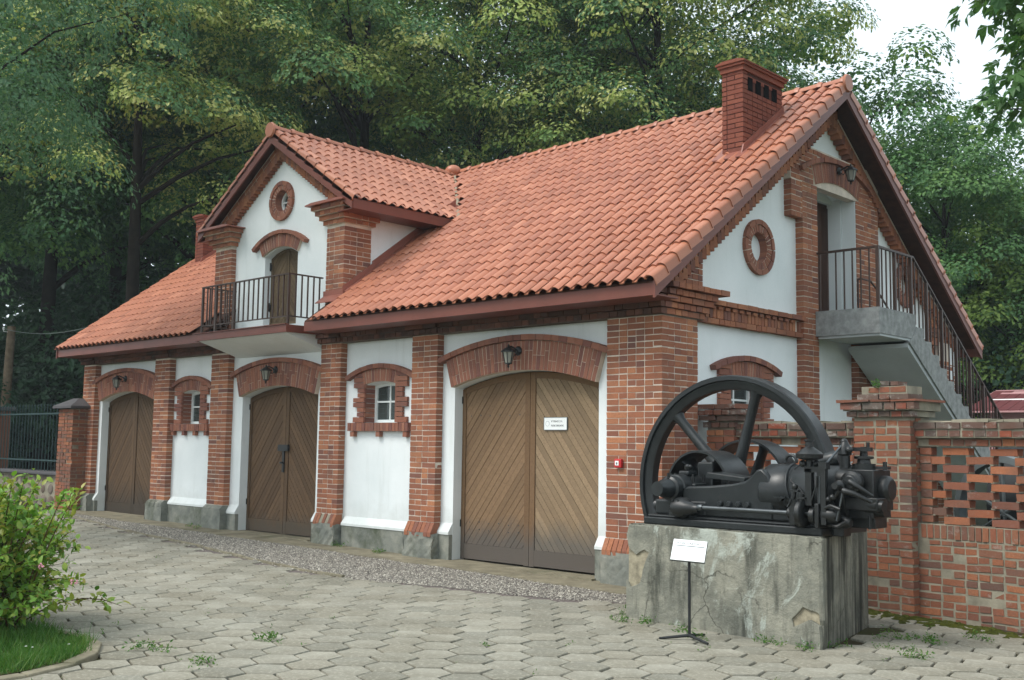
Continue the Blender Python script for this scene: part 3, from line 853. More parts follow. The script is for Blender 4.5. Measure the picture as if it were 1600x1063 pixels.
# windows
def make_window(fr, uc, ow, nw, dent):
    """brick surround with teeth, rowlock sill on corbels, four-light white casement"""
    W = thing_part('window')
    hw = ow / 2
    s = MB()
    for sd in (-1, 1):
        for k, (za, zb, wd) in enumerate(((1.93, 2.02, .27), (2.02, 2.17, .17), (2.17, 2.32, .27), (2.32, 2.47, .17), (2.47, 2.72, .27))):
            nb = max(1, int(round((zb - za) / 0.075)))
            for q in range(nb):
                a, b = za + (zb - za) * q / nb + .004, za + (zb - za) * (q + 1) / nb - .004
                u0, u1 = (uc + hw + .002, uc + hw + wd) if sd > 0 else (uc - hw - wd, uc - hw - .002)
                s.fbox(fr, u0, u1, a, b, nw - .05, nw + 0.045 + random.uniform(-.004, .004), random.random())
        # brick reveal
        for q in range(8):
            a = 1.935 + q * 0.075
            u0, u1 = (uc + hw - .012, uc + hw + .03) if sd > 0 else (uc - hw - .03, uc - hw + .012)
            s.fbox(fr, u0, u1, a + .004, a + .071, nw - .17, nw + .036, random.random())
    n = int((ow + .70) / 0.07)
    for q in range(n):
        u0 = uc - hw - .35 + (ow + .70) * q / n
        s.fbox(fr, u0 + .004, u0 + (ow + .70) / n - .004, 1.80, 1.928, nw - .05, nw + .085 + random.uniform(-.004, .004), random.random())
    for q in range(dent):
        u0 = uc - hw - .30 + (ow + .52) * q / (dent - 1)
        s.fbox(fr, u0, u0 + .09, 1.715, 1.795, nw - .05, nw + .07, random.random())
    s.build('surround', 'brick_arch', W, kind='stuff')
    # casement
    nf = nw - 0.16
    f = MB()
    f.fbox(fr, uc - hw + .012, uc - hw + .06, 1.935, 2.53, nf - .06, nf)
    f.fbox(fr, uc + hw - .06, uc + hw - .012, 1.935, 2.53, nf - .06, nf)
    f.fbox(fr, uc - hw + .06, uc + hw - .06, 1.935, 1.98, nf - .06, nf)
    for q in range(8):
        a, b = uc - hw + .06 + (ow - .12) * q / 8, uc - hw + .06 + (ow - .12) * (q + 1) / 8
        za, zb = arc_z(a, uc, hw, 2.512, 2.56)[0], arc_z(b, uc, hw, 2.512, 2.56)[0]
        f.prism([(a, za - .055), (b, zb - .055), (b, zb), (a, za)], fr, nf - .06, nf)
    f.build('frame', 'white_paint', W)
    mu = MB()
    mu.fbox(fr, uc - .014, uc + .014, 1.98, 2.505, nf - .05, nf - .012)
    mu.fbox(fr, uc - hw + .06, uc - .014, 2.245, 2.272, nf - .05, nf - .012); mu.fbox(fr, uc + .014, uc + hw - .06, 2.245, 2.272, nf - .05, nf - .012)
    mu.build('glazing_bar', 'white_paint', W)
    for a, b in ((uc - hw + .06, uc - .014), (uc + .014, uc + hw - .06)):
        for za, zb in ((1.98, 2.245), (2.272, 2.50)):
            g = MB(); g.fbox(fr, a, b, za, zb, nf - .036, nf - .030); g.build('pane', 'glass', W)
    c = MB()
    for q in range(16):
        a = uc - hw + .03 + (ow - .06) * q / 16
        c.fbox(fr, a, a + (ow - .06) / 16 - .004, 1.95, 2.30 if q % 2 else 2.31, nf - .14 - .012 * (q % 2), nf - .12 - .012 * (q % 2))
    c.build('curtain', 'curtain', W)
    brick_arch(W, fr, uc - hw - .02, uc + hw + .02, 2.517, 2.565, 0.20, nw - .02, nw + 0.045, 0.33, 0.07, name='window_arch')
    return W
def thing_part(name, parent=None):
    o = bpy.data.objects.new(name, None); o.empty_display_size = 0.1
    return put(o, parent or HOUSE)
make_window(FX, WINS[0][0], WINS[0][1], WALL_N, 3)
make_window(FX, WINS[1][0], WINS[1][1], WALL_N, 4)
make_window(GX, GWIN[0], 0.80, -0.12, 4)

# big doors: framed leaves of diagonal boards
def make_door(u0, u1, spring, apex, z0, mat_board, mat_frame, nd, frame_w=0.09, bw=0.085, hardware=True):
    D = thing_part('door')
    uc, half = (u0 + u1) / 2, (u1 - u0) / 2
    top = lambda u: arc_z(u, uc, half, spring, apex)[0]
    for sd in (-1, 1):
        a, b = (u0, uc - 0.004) if sd < 0 else (uc + 0.004, u1)
        n = 12
        arc = [(b + (a - b) * i / n, top(b + (a - b) * i / n) - 0.004) for i in range(n + 1)]
        outer = [(a, z0), (b, z0)] + arc
        ai, bi = a + frame_w, b - frame_w
        arci = [(bi + (ai - bi) * i / n, top(bi + (ai - bi) * i / n) - frame_w) for i in range(n + 1)]
        inner = [(ai, z0 + 0.22), (bi, z0 + 0.22)] + arci
        f = MB()
        f.prism([(a, z0), (ai - .001, z0), (ai - .001, top(ai) - .005), (a, top(a) - .005)], FX, nd - .05, nd + .012, 0.2)
        f.prism([(bi + .001, z0), (b, z0), (b, top(b) - .005), (bi + .001, top(bi) - .005)], FX, nd - .05, nd + .012, 0.5)
        f.fbox(FX, ai, bi, z0 + .01, z0 + 0.218, nd - .05, nd + .010, 0.8)
        for i in range(n):
            q = [arci[i], arci[i + 1], (arci[i + 1][0], top(arci[i + 1][0]) - .004), (arci[i][0], top(arci[i][0]) - .004)]
            f.prism(q, FX, nd - .05, nd + .009, 0.35)
        f.build('leaf_frame', mat_frame, D)
        # boards rise towards the middle on the left leaf, fall away on the right one
        du, dv = (math.cos(rad(52)), math.sin(rad(52))) if sd < 0 else (math.cos(rad(52)), -math.sin(rad(52)))
        pu, pv = -dv, du
        vals = [p[0] * pu + p[1] * pv for p in inner]
        t = min(vals) - random.uniform(0, bw)
        while t < max(vals):
            q = clip_poly(list(inner), pu, pv, t + bw - 0.006)
            q = clip_poly(q, -pu, -pv, -t) if len(q) >= 3 else q
            if len(q) >= 3:
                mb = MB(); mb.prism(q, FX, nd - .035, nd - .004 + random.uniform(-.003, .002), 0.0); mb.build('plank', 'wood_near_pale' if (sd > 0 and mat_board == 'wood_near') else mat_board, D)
            t += bw
        hb = MB(); hb.prism(inner, FX, nd - .05, nd - .034); hb.build('backing', 'dark_inside', D)
    if hardware:
        for zz in (z0 + 0.45, spring - 0.2):
            for uu in (u0 - .03, u1 - .03):
                h = MB(); h.fbox(FX, uu, uu + .06, zz, zz + .1, nd, nd + .03); h.cyl(fr_at(FX, uu + .03, zz - .02, nd + .03), fr_at(FX, uu + .03, zz + .13, nd + .03), .014, n=8); h.build('hinge', 'black_iron', D)
    return D
ND = -0.30
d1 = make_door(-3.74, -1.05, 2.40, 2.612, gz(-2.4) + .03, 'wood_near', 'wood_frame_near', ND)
# nail heads of the ledges
nm = MB()
for zz in (2.02, 0.42, 0.52):
    for k in range(6):
        u = -3.55 + k * 0.19
        nm.cyl(fr_at(FX, u, zz + (.01 if k % 2 else 0), ND - .006), fr_at(FX, u, zz + (.01 if k % 2 else 0), ND + .004), .008, n=6)
nm.build('nail_heads', 'steel', d1)
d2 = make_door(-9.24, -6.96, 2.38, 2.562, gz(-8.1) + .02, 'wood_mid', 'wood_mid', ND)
lk = MB()
lk.fbox(FX, -8.27, -7.98, 1.46, 1.57, ND + .012, ND + .05); lk.fbox(FX, -8.16, -8.10, 1.10, 1.46, ND + .010, ND + .03)
lk.cyl(fr_at(FX, -8.13, 1.26, ND + .03), fr_at(FX, -8.13, 1.26, ND + .09), .018, n=8); lk.tube([fr_at(FX, -8.13, 1.26, ND + .085), fr_at(FX, -8.04, 1.25, ND + .085)], .012)
lk.build('lock', 'black_iron', d2)
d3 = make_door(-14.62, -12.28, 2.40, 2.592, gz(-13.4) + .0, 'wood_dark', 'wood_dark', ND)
for d in DOORS:
    th = MB(); th.box(d[0] - .02, d[1] + .02, -0.02, 0.5, -0.35, gz((d[0] + d[1]) / 2) + .012); th.build('threshold', 'apron', HOUSE)

# round windows
def oculus(fr, uc, vc, R, r, nw, blind, name='round_window'):
    O = thing_part(name)
    mb = MB(); k = 26
    bed = MB()
    for i in range(32):
        a, b = 2 * math.pi * i / 32, 2 * math.pi * (i + 1) / 32
        P = lambda t, q: (uc + math.cos(t) * q, vc + math.sin(t) * q)
        bed.prism([P(a, r), P(a, R - .01), P(b, R - .01), P(b, r)], fr, nw - .02, nw + .034)
        if i % 1 == 0: mb.prism([P(a, r - .012), P(a, r + .06), P(b, r + .06), P(b, r - .012)], fr, nw - .16, nw + .028, random.random())
    bed.build('bedding', 'mortar_arch', O)
    for i in range(k):
        a, b = 2 * math.pi * (i + .10) / k, 2 * math.pi * (i + .90) / k
        mb.prism([P(a, r), P(a, R - .075), P(b, R - .075), P(b, r)], fr, nw - .02, nw + .04 + random.uniform(-.004, .004), random.random())
        if i % 2 == 0:
            b2 = 2 * math.pi * (i + 1.94) / k
            mb.prism([P(a, R - .07), P(a, R), P((a + b2) / 2, R), P(b2, R), P(b2, R - .07), P((a + b2) / 2, R - .07)], fr, nw - .02, nw + .055, random.random())
    mb.build('ring_bricks', 'brick_arch', O, kind='stuff')
    c = MB()
    if blind:
        c.lathe(fr_at(fr, uc, vc, nw - .13), fr[3] * 0.05, [(0, r + .02), (1, r + .02)], 32)
        c.build('blind_panel', 'plaster', O)
    else:
        c.lathe(fr_at(fr, uc, vc, nw - .15), fr[3] * 0.006, [(0, r), (1, r)], 32); c.build('pane', 'glass', O)
        f = MB()
        for i in range(32):
            a, b = 2 * math.pi * i / 32, 2 * math.pi * (i + 1) / 32
            f.prism([P(a, r - .05), P(a, r - .012), P(b, r - .012), P(b, r - .05)], fr, nw - .15, nw - .10)
        f.fbox(fr, uc - .012, uc + .012, vc - r + .04, vc + r - .04, nw - .135, nw - .11); f.fbox(fr, uc - r + .04, uc - .012, vc - .012, vc + .012, nw - .135, nw - .11); f.fbox(fr, uc + .012, uc + r - .04, vc - .012, vc + .012, nw - .135, nw - .11)
        f.build('frame', 'white_paint', O)
oculus(GX, OC1[0], OC1[1], 0.385, 0.215, -0.12, True)
oculus(GX, OC2[0], OC2[1], 0.385, 0.215, -0.12, True)

# upper gable door in its deep white recess
gd = MB(); gd.fbox(GX, 3.80, 5.30, 3.55, 5.75, -0.52, -0.47)
gdo = gd.build('gable_door', 'wood_gable', HOUSE)
for k in range(5):
    q = MB(); q.fbox(GX, 3.90 + .24 * k, 4.13 + .24 * k, 3.62, 5.40, -0.47, -0.455); q.build('plank', 'wood_gable', gdo)
rc = MB()
rc.fbox(GX, 5.06, 5.36, 3.5, 5.70, -0.47, -0.24); rc.fbox(GX, 3.66, 3.90, 3.5, 5.70, -0.47, -0.39); rc.fbox(GX, 3.90, 5.06, 5.45, 5.70, -0.46, -0.39)
arch_filler(rc, GX, 3.86, 5.10, 5.49, 5.62, 5.62, -0.385, -0.012, 10)
rc.fbox(GX, 5.085, 5.099, 3.6, 5.52, -0.23, -0.012); rc.fbox(GX, 3.861, 3.875, 3.6, 5.52, -0.38, -0.012)
rc.build('door_recess', 'plaster', HOUSE)

# ------------------------------------------------------------------ roof
cs = 1 / math.sqrt(1 + S * S); sn = S * cs
slope_len = (RY - EY) / cs
rf = MB()
YZ = lambda x: (V3((x, 0, 0)), V3((0, 1, 0)), V3((0, 0, 1)), V3((1, 0, 0)))
T = 0.05
def deck(x0, x1, ya, yb):
    rf.prism([(ya, roof_z(ya) - T - .03), (yb, roof_z(yb) - T - .03), (yb, roof_z(yb) - .03), (ya, roof_z(ya) - .03)], YZ(x0), 0, x1 - x0)
deck(XL + .03, -9.50, EY + .06, RY); deck(-9.499, -6.46, 2.25, RY); deck(-6.459, XR - .04, EY + .06, RY)
rf.prism([(RY, RZ - .08), (BEY, BEZ - .08), (BEY, BEZ - .03), (RY, RZ - .03)], YZ(XL + .03), 0, XR - XL - .07)
ROOF = rf.build('roof', 'soffit_wood', HOUSE)
for a, b in ((XL, -9.44), (-6.46, XR - .01)):
    fa = MB()
    fa.box(a, b, EY + .05, EY + .075, 3.345, 3.49)
    fa.build('fascia', 'brown_metal', ROOF)
    fa = MB(); fa.box(a, b, EY + .076, -0.12, 3.345, 3.36); fa.build('soffit_board', 'brown_metal', ROOF)
fa = MB(); fa.box(XL, XR - .01, BEY - .08, BEY - .05, 3.30, 3.46); fa.build('fascia', 'brown_metal', ROOF)
for x0, x1 in ((XR - .035, XR), (XL, XL + .03)):
    bb = MB()
    bb.prism([(EY + .03, roof_z(EY + .03) - .21), (RY, RZ - .235), (RY, RZ - .015), (EY + .03, roof_z(EY + .03) - .015)], YZ(x0), 0, x1 - x0)
    bb.build('barge_board', 'brown_metal', ROOF); bb = MB()
    bb.prism([(RY, RZ - .235), (BEY, BEZ - .21), (BEY, BEZ - .015), (RY, RZ - .015)], YZ(x0), 0, x1 - x0); bb.build('barge_board', 'brown_metal', ROOF)
sf = MB()
sf.prism([(EY + .1, roof_z(EY + .1) - .10), (RY, RZ - .10), (RY, RZ - .085), (EY + .1, roof_z(EY + .1) - .085)], YZ(-0.1), 0, XR - .04 + .1)
sf.prism([(RY, RZ - .10), (BEY - .1, BEZ - .03), (BEY - .1, BEZ - .015 + .0), (RY, RZ - .085)], YZ(-0.1), 0, XR - .04 + .1)
sf.build('verge_soffit', 'soffit_wood', ROOF)

# one wave-profiled tile, x across, y up the slope, z out of it
TW, TL = 0.19, 0.36
def tile_mesh(w=TW, row=0.285, nseg=10):
    us = np.array([0, .12, .26, .36, .44, .54, .66, .78, .88, .96, 1.0])
    nseg = len(us) - 1
    h = np.where(us < .34, -0.004 * np.sin(np.pi * us / .34), 0.058 * np.power(np.clip(np.sin(np.pi * (us - .34) / .70), 0, 1), .8))
    x = (us - 0.5) * (w + 0.022)
    L = row + 0.05
    top0 = np.stack([x, np.full_like(x, 0), h + 0.017], 1)
    top1 = np.stack([x, np.full_like(x, L), h * 0.96 + 0.000], 1)
    bot0 = np.stack([x, np.full_like(x, 0.002), h + 0.003], 1)
    v = np.concatenate([top0, top1, bot0])
    n = nseg + 1
    f = [(i, i + 1, n + i + 1, n + i) for i in range(nseg)] + [(2 * n + i, 2 * n + i + 1, i + 1, i) for i in range(nseg)]
    return v, np.array(f)
TV, TF = tile_mesh()
_tm = np_mesh('roof_tile', TV, TF, np.zeros(len(TF)), 'roof_tile', 'mesh', smooth=True)
_tm.set_sharp_from_angle(angle=rad(50))
def tile_field(parent, places, single):
    """places: list of 4x4 matrices; the first `single` biggest in view are parts of their own"""
    order = sorted(range(len(places)), key=lambda i: (places[i].translation - CAM).length)
    sing = set(order[:single])
    rest = [places[i] for i in range(len(places)) if i not in sing]
    for i in order[:single]:
        o = bpy.data.objects.new('roof_tile', _tm); o.matrix_basis = places[i]; put(o, parent)
    if rest:
        A = np.array([[list(r) for r in mm] for mm in rest])
        vs = np.einsum('nij,kj->nki', A[:, :3, :3], TV) + A[:, None, :3, 3]
        fs = (TF[None] + (np.arange(len(rest)) * len(TV))[:, None, None]).reshape(-1, 4)
        o = np_mesh('roof_tiling', vs.reshape(-1, 3), fs, np.repeat(rng.random(len(rest)), len(TF)), 'roof_tile', parent, smooth=True, kind='stuff')
        o.data.set_sharp_from_angle(angle=rad(50))
places = []
rows = 21
row = slope_len / rows
ncol = int((XR - .10 - XL) / TW)
for r in range(rows):
    for c in range(ncol):
        xc = XR - .10 - (c + .5) * TW
        s = r * row + .0
        y = EY + s * cs
        z = EZ + s * sn
        ym, zm = y + row * .5 * cs, z + row * .5 * sn
        dx = abs(xc - DXC)
        if dx < 1.80 and zm < dorm_z(xc) + 0.02: continue
        if y < -0.12 and -9.46 < xc < -6.44: continue
        if -0.62 < xc < -0.36 and 2.45 < ym < 3.4: continue
        j = random.uniform(-.003, .003)
        places.append(Matrix(((1, 0, 0, xc + random.uniform(-.002, .002)), (0, cs, -sn, y - .002), (0, sn, cs, z + j), (0, 0, 0, 1))))
tile_field(ROOF, places, 300)
# verge tiles
def verge_mesh(flip):
    row_ = row + .03
    pr = [(-0.02, -0.085), (-0.02, 0.015), (-0.008, 0.038), (0.025, 0.056), (0.06, 0.058), (0.09, 0.042), (0.115, 0.012)]
    sgn = -1 if flip else 1
    v, f = [], []
    for yy, dz in ((0, 0.03), (row_, 0.0)):
        for (a, b) in pr: v.append((-sgn * a, yy, b + dz - .005))
    n = len(pr)
    for (a, b) in pr: v.append((-sgn * a + sgn * .012, 0.0, b + .012))
    for i in range(n - 1):
        q = (i, i + 1, n + i + 1, n + i); f.append(q if flip else q[::-1])
        q = (2 * n + i, 2 * n + i + 1, i + 1, i); f.append(q if flip else q[::-1])
    me = np_mesh('verge_tile', np.array(v), np.array(f), np.zeros(len(f)), 'roof_tile', 'mesh', smooth=True)
    me.set_sharp_from_angle(angle=rad(60))
    return me
vm = verge_mesh(False)
vmf = verge_mesh(True)
for r in range(rows):
    s = r * row
    o = bpy.data.objects.new('verge_tile', vm)
    o.matrix_basis = Matrix(((1, 0, 0, XR - .01), (0, cs, -sn, EY + s * cs), (0, sn, cs, EZ + s * sn + random.uniform(-.003, .003)), (0, 0, 0, 1)))
    put(o, ROOF)
c2 = 1 / math.sqrt(1 + S2 * S2); s2 = S2 * c2
sl2 = (BEY - RY) / c2
for r in range(int(sl2 / row)):
    s = r * row
    o = bpy.data.objects.new('verge_tile', vmf)
    o.matrix_basis = Matrix(((-1, 0, 0, XR - .01), (0, -c2, s2, BEY - s * c2), (0, s2, c2, BEZ + s * s2), (0, 0, 0, 1)))
    put(o, ROOF)
# ridge tiles
def ridge_mesh(L=0.38):
    v, f = [], []
    n = 10
    prof = [(0, 0.115), (0.06, 0.135), (0.10, 0.115), (L + .03, 0.098)]
    for t, r in prof:
        for i in range(n + 1):
            a = math.pi * i / n
            v.append((math.cos(a) * r, t, math.sin(a) * r * 0.82 - 0.01))
    for k in range(len(prof) - 1):
        for i in range(n):
            f.append((k * (n + 1) + i, (k + 1) * (n + 1) + i, (k + 1) * (n + 1) + i + 1, k * (n + 1) + i + 1))
    me = np_mesh('ridge_tile', np.array(v), np.array(f)[:, ::-1], np.zeros(len(f)), 'roof_tile', 'mesh', smooth=True)
    me.set_sharp_from_angle(angle=rad(60))
    return me
rm = ridge_mesh()
x = XR + .02
while x > XL:
    o = bpy.data.objects.new('ridge_tile', rm)
    o.matrix_basis = Matrix.Translation((x, RY, RZ + .01)) @ Matrix.Rotation(rad(90), 4, 'Z')
    put(o, ROOF); x -= .38
ec = MB(); ec.lathe((XR + .0, RY, RZ + .0), (0.035, 0, 0), [(0, .14), (1, .125)], 14); ec.build('ridge_end_cap', 'roof_tile', ROOF, smooth=40)

# ------------------------------------------------------------------ dormer
dw = MB()
OC3 = (-8.14, 5.79)
DD = (-8.62, -7.64, 3.45, 4.97)
dpoly = [(-9.93, 3.30), (-6.28, 3.30), (-6.28, dorm_z(-6.28) - .12), (DXC, DRZ - .12), (-9.93, dorm_z(-9.93) - .12)]
wall_cells(dw, FX, dpoly, [DD, (OC3[0] - .3, OC3[0] + .3, OC3[1] - .3, OC3[1] + .3)], -0.34, -0.10)
arch_filler(dw, FX, DD[0], DD[1], 4.84, 4.97, 4.97, -0.34, -0.10, 12)
circle_filler(dw, FX, OC3[0], OC3[1], 0.30, 0.20, -0.34, -0.10)
# cheeks
for x0, x1 in ((-6.36, -6.27), (-9.93, -9.84)):
    dw.prism([(0.10, 3.6), (0.6, 4.1), (2.75, 5.78), (2.75, 5.80), (0.10, 5.80)], YZ(x0), 0, x1 - x0)
DORM = dw.build('dormer', 'plaster', HOUSE)
oculus(FX, OC3[0], OC3[1], 0.35, 0.20, -0.10, False)
brick_arch(DORM, FX, DD[0] - .03, DD[1] + .03, 4.85, 4.98, 0.22, -0.13, -0.05, 0.14, 0.065, name='dormer_arch')
bd_ = make_door(DD[0] + .002, DD[1] - .002, 4.835, 4.965, 3.47, 'wood_old', 'wood_old', -0.24, frame_w=0.05, bw=0.075, hardware=True)
for a, b, yd in ((-6.70, -6.24, 0.55), (-10.10, -9.56, 0.5)):
    core = MB(); core.box(a + .004, b - .0045, 0.0045, yd, 3.40, 5.44)
    p = core.build('dormer_pilaster', 'mortar_house', HOUSE)
    lay(p, 'brick_house', FX, a, b, 3.48, 5.14, 0.0, 0.11, corner='hi')
    k = 0; v = 3.48
    fg = (V3((b, 0, 0)), V3((0, 1, 0)), V3((0, 0, 1)), V3((1, 0, 0)))
    while v + .05 < 5.14:
        odd = k % 2
        lay(p, 'brick_house', fg, 0.13 if odd else 0.26, yd, v, v + 0.077, 0.0, 0.11, first=k + 1)
        v += .077; k += 1
    cap = MB(); 
    for k, (z, e) in enumerate(((5.145, .05), (5.222, .10), (5.30, .15), (5.377, .20))):
        for fr_, w0, w1, nf in ((FX, a - e, b + e, e), (fg, -e, yd + e, e)):
            lay(p, 'brick_house', fr_, w0 + (.12 if fr_ is fg else 0), w1, z, z + .077, nf, 0.10 + e, first=k)
        cap.box(a - e + .01, b + e - .01, -e + .01, yd + e - .01, z, z + .066)
    cap.build('capital', 'mortar_house', p)
    sl = MB(); sl.prism([(a - .27, 5.456), (b + .27, 5.456), (b + .27, 5.475), (b + .1, 5.50), (a - .1, 5.50), (a - .27, 5.475)], FX, -(yd + .26), 0.27)
    sl.build('capital_slab', 'flashing', p)
rake_band(DORM, FX, DXC - 2.16, dorm_z(DXC - 2.16), DXC, DRZ, 0.10, 0.34, 0.0, 0.10, 0.085)
rake_band(DORM, FX, DXC, DRZ, DXC + 2.16, dorm_z(DXC + 2.16), 0.10, 0.34, 0.0, 0.10, 0.085)
# dormer roof
dr = MB()
DY0 = -0.21
dcs = 1 / math.sqrt(1 + DS * DS); dsn = DS * dcs
XZ = (V3((0, 0, 0)), V3((1, 0, 0)), V3((0, 0, 1)), V3((0, -1, 0)))
ymain = lambda z: EY + (z - EZ) / S
for sd in (-1, 1):
    # slab whose back edge follows the valley
    P = lambda t, y, dz: V3((DXC + sd * t, y, DRZ - t * DS + dz))
    q = [P(0, DY0 + .03, -.03), P(0, ymain(DRZ), -.03), P(DHW - .05, ymain(dorm_z(DXC + DHW)) + .02, -.03), P(DHW - .05, DY0 + .03, -.03)]
    lo = [p_ + V3((0, 0, -.05)) for p_ in q]
    fs = [(0, 1, 2, 3), (7, 6, 5, 4), (0, 4, 5, 1), (1, 5, 6, 2), (2, 6, 7, 3), (3, 7, 4, 0)]
    dr.add(q + lo, fs if sd < 0 else [f[::-1] for f in fs])
DROOF = dr.build('dormer_roof', 'soffit_wood', HOUSE)
fm = MB()
for sd in (-1, 1):
    xe = DXC + sd * (DHW - .05)
    ze = dorm_z(xe)
    fm.box(min(xe, xe + sd * .025), max(xe, xe + sd * .025), DY0 + .02, ymain(ze) - .02, ze - .19, ze - .035)
    fm.box(min(xe, DXC + sd * 1.87), max(xe, DXC + sd * 1.87), DY0 + .05, ymain(ze) - .15, ze - .19, ze - .175)
    a = [(DXC + sd * (DHW - .04), dorm_z(DXC + DHW - .04) - .19), (DXC, DRZ - .23), (DXC, DRZ - .02), (DXC + sd * (DHW - .04), dorm_z(DXC + DHW - .04) - .02)]
    fm.prism(a, FX, -DY0 - .03, -DY0)
fm.build('fascia', 'brown_metal', DROOF)
drow = (DHW) / dcs / 9
places = []
for sd in (-1, 1):
    for r in range(9):
        s = r * drow
        t = DHW - s * dcs
        zm = dorm_z(DXC + t) + drow * .5 * dsn
        y = DY0 + .10
        while y < ymain(zm) + .05:
            # x axis of the tile runs along the eave, y up the slope
            up = V3((-sd * dcs, 0, dsn)); nn = V3((sd * dsn, 0, dcs)); ax = up.cross(nn)
            o = V3((DXC + sd * t, y + TW / 2, dorm_z(DXC + t) + random.uniform(-.002, .002)))
            places.append(Matrix(((ax.x, up.x, nn.x, o.x), (ax.y, up.y, nn.y, o.y), (ax.z, up.z, nn.z, o.z), (0, 0, 0, 1))))
            y += TW
tile_field(DROOF, places, 0)
for sd in (-1, 1):
    for r in range(9):
        s = r * drow; t = DHW - s * dcs
        up = V3((-sd * dcs, 0, dsn)); nn = V3((sd * dsn, 0, dcs)); ax = up.cross(nn)
        # outer edge faces -y
        o = bpy.data.objects.new('verge_tile', vmf if sd > 0 else vm)
        if sd > 0: X = V3((0, 1, 0))
        else: X = V3((0, -1, 0))
        X = ax if (ax.y > 0) == (sd > 0) else -ax
        X = V3((0, -1, 0))
        o.data = vm
        Y = up
        q = V3((DXC + sd * t, DY0 + .02, dorm_z(DXC + t)))
        o.matrix_basis = Matrix(((X.x, Y.x, nn.x, q.x), (X.y, Y.y, nn.y, q.y), (X.z, Y.z, nn.z, q.z), (0, 0, 0, 1)))
        put(o, DROOF)
y = DY0 - .03
while y < RY - .2:
    o = bpy.data.objects.new('ridge_tile', rm); o.matrix_basis = Matrix.Translation((DXC, y, DRZ + .012)); put(o, DROOF); y += .38
kb = MB(); kb.sphere((DXC + .02, RY - .12, RZ + .04), 0.17, 14, 8, 0.75); kb.lathe((DXC, DY0 - .05, DRZ), (0, .035, 0), [(0, .125), (1, .14)], 14); kb.build('ridge_knob', 'roof_tile', DROOF, smooth=50)
va = MB()
for sd in (-1, 1):
    pts = []
    for i in range(11):
        t = (DHW + .02) * i / 10
        z = DRZ - t * DS
        pts.append(V3((DXC + sd * t, ymain(z) + .03, z + .035 + random.uniform(-.01, .012))))
    va.tube(pts, [random.uniform(.035, .055) for _ in pts], 6)
va.build('valley', 'valley_mortar', DROOF, smooth=60)
# sheet flashings against the cheek and the pilaster
for (x0, x1, ya, yb, h) in ((-6.235, -6.215, -0.02, 0.62, .17), (-6.265, -6.245, 0.60, 2.45, .20), (-9.985, -9.965, 0.3, 2.45, .2)):
    fl = MB(); fl.prism([(ya, roof_z(ya)), (yb, roof_z(yb)), (yb, roof_z(yb) + h), (ya, roof_z(ya) + h)], YZ(x0), 0, x1 - x0); fl.build('flashing', 'flashing', HOUSE)
fl = MB(); fl.prism([(0.0, roof_z(0.0) + .055), (2.45, roof_z(2.45) + .055), (2.45, roof_z(2.45) + .075), (0.0, roof_z(0.0) + .075)], YZ(-6.25), 0, 0.13); fl.build('flashing', 'flashing', HOUSE); fl = MB()
fl.box(-6.72, -6.2, -0.03, -0.012, 3.88, 4.06)
fl.prism([(-0.2, 3.84), (-0.03, 3.965), (-0.03, 3.98), (-0.2, 3.855)], YZ(-6.70), 0, .5)
fl.build('flashing', 'flashing', HOUSE)

# balcony
bl = MB(); bl.box(-9.46, -6.73, -0.70, 0.12, 3.37, 3.44)
BAL = bl.build('balcony', 'concrete_grey', HOUSE)
so = MB(); so.prism([(-0.68, 3.345), (-0.66, 3.369), (0.13, 3.369), (0.131, 3.10), (0.128, 3.10)], YZ(-9.40), 0, 2.62); so.build('soffit', 'plaster', BAL)
fm = MB(); fm.box(-9.50, -6.70, -0.735, -0.705, 3.345, 3.465); fm.box(-6.73, -6.70, -0.704, 0.0, 3.345, 3.465); fm.box(-9.50, -9.47, -0.704, 0.0, 3.345, 3.465); fm.box(-9.50, -6.70, -0.76, -0.68, 3.466, 3.478)
fm.build('edge_trim', 'brown_metal', BAL)
RT = 4.30
rl = MB()
rl.box(-9.38, -6.76, -0.675, -0.635, RT - .02, RT); rl.box(-9.38, -6.76, -0.665, -0.645, 3.60, 3.62)
rl.box(-6.80, -6.76, -0.634, 0.0, RT - .02, RT); rl.box(-6.79, -6.77, -0.634, 0.0, 3.60, 3.62)
rl.box(-9.38, -9.34, -0.634, 0.0, RT - .02, RT); rl.box(-9.37, -9.35, -0.634, 0.0, 3.60, 3.62)
rl.build('rail', 'rail_brown', BAL)
xs = np.linspace(-9.36, -6.78, 19)
for i, x in enumerate(xs):
    b = MB(); wide = i in (3, 7)
    wv = .028 if wide else .010
    if i in (0, 18): wv = .018
    b.box(x - wv, x + wv, -0.655 - min(wv, .018), -0.655 + min(wv, .018), 3.48 if (wide or i in (0, 18)) else 3.62, RT - .02); b.build('baluster', 'rail_brown', BAL)
for xx in (-9.36, -6.78):
    for y in np.linspace(-0.52, -0.06, 5):
        b = MB(); b.box(xx - .010, xx + .010, y - .010, y + .010, 3.62, RT - .02); b.build('baluster', 'rail_brown', BAL)

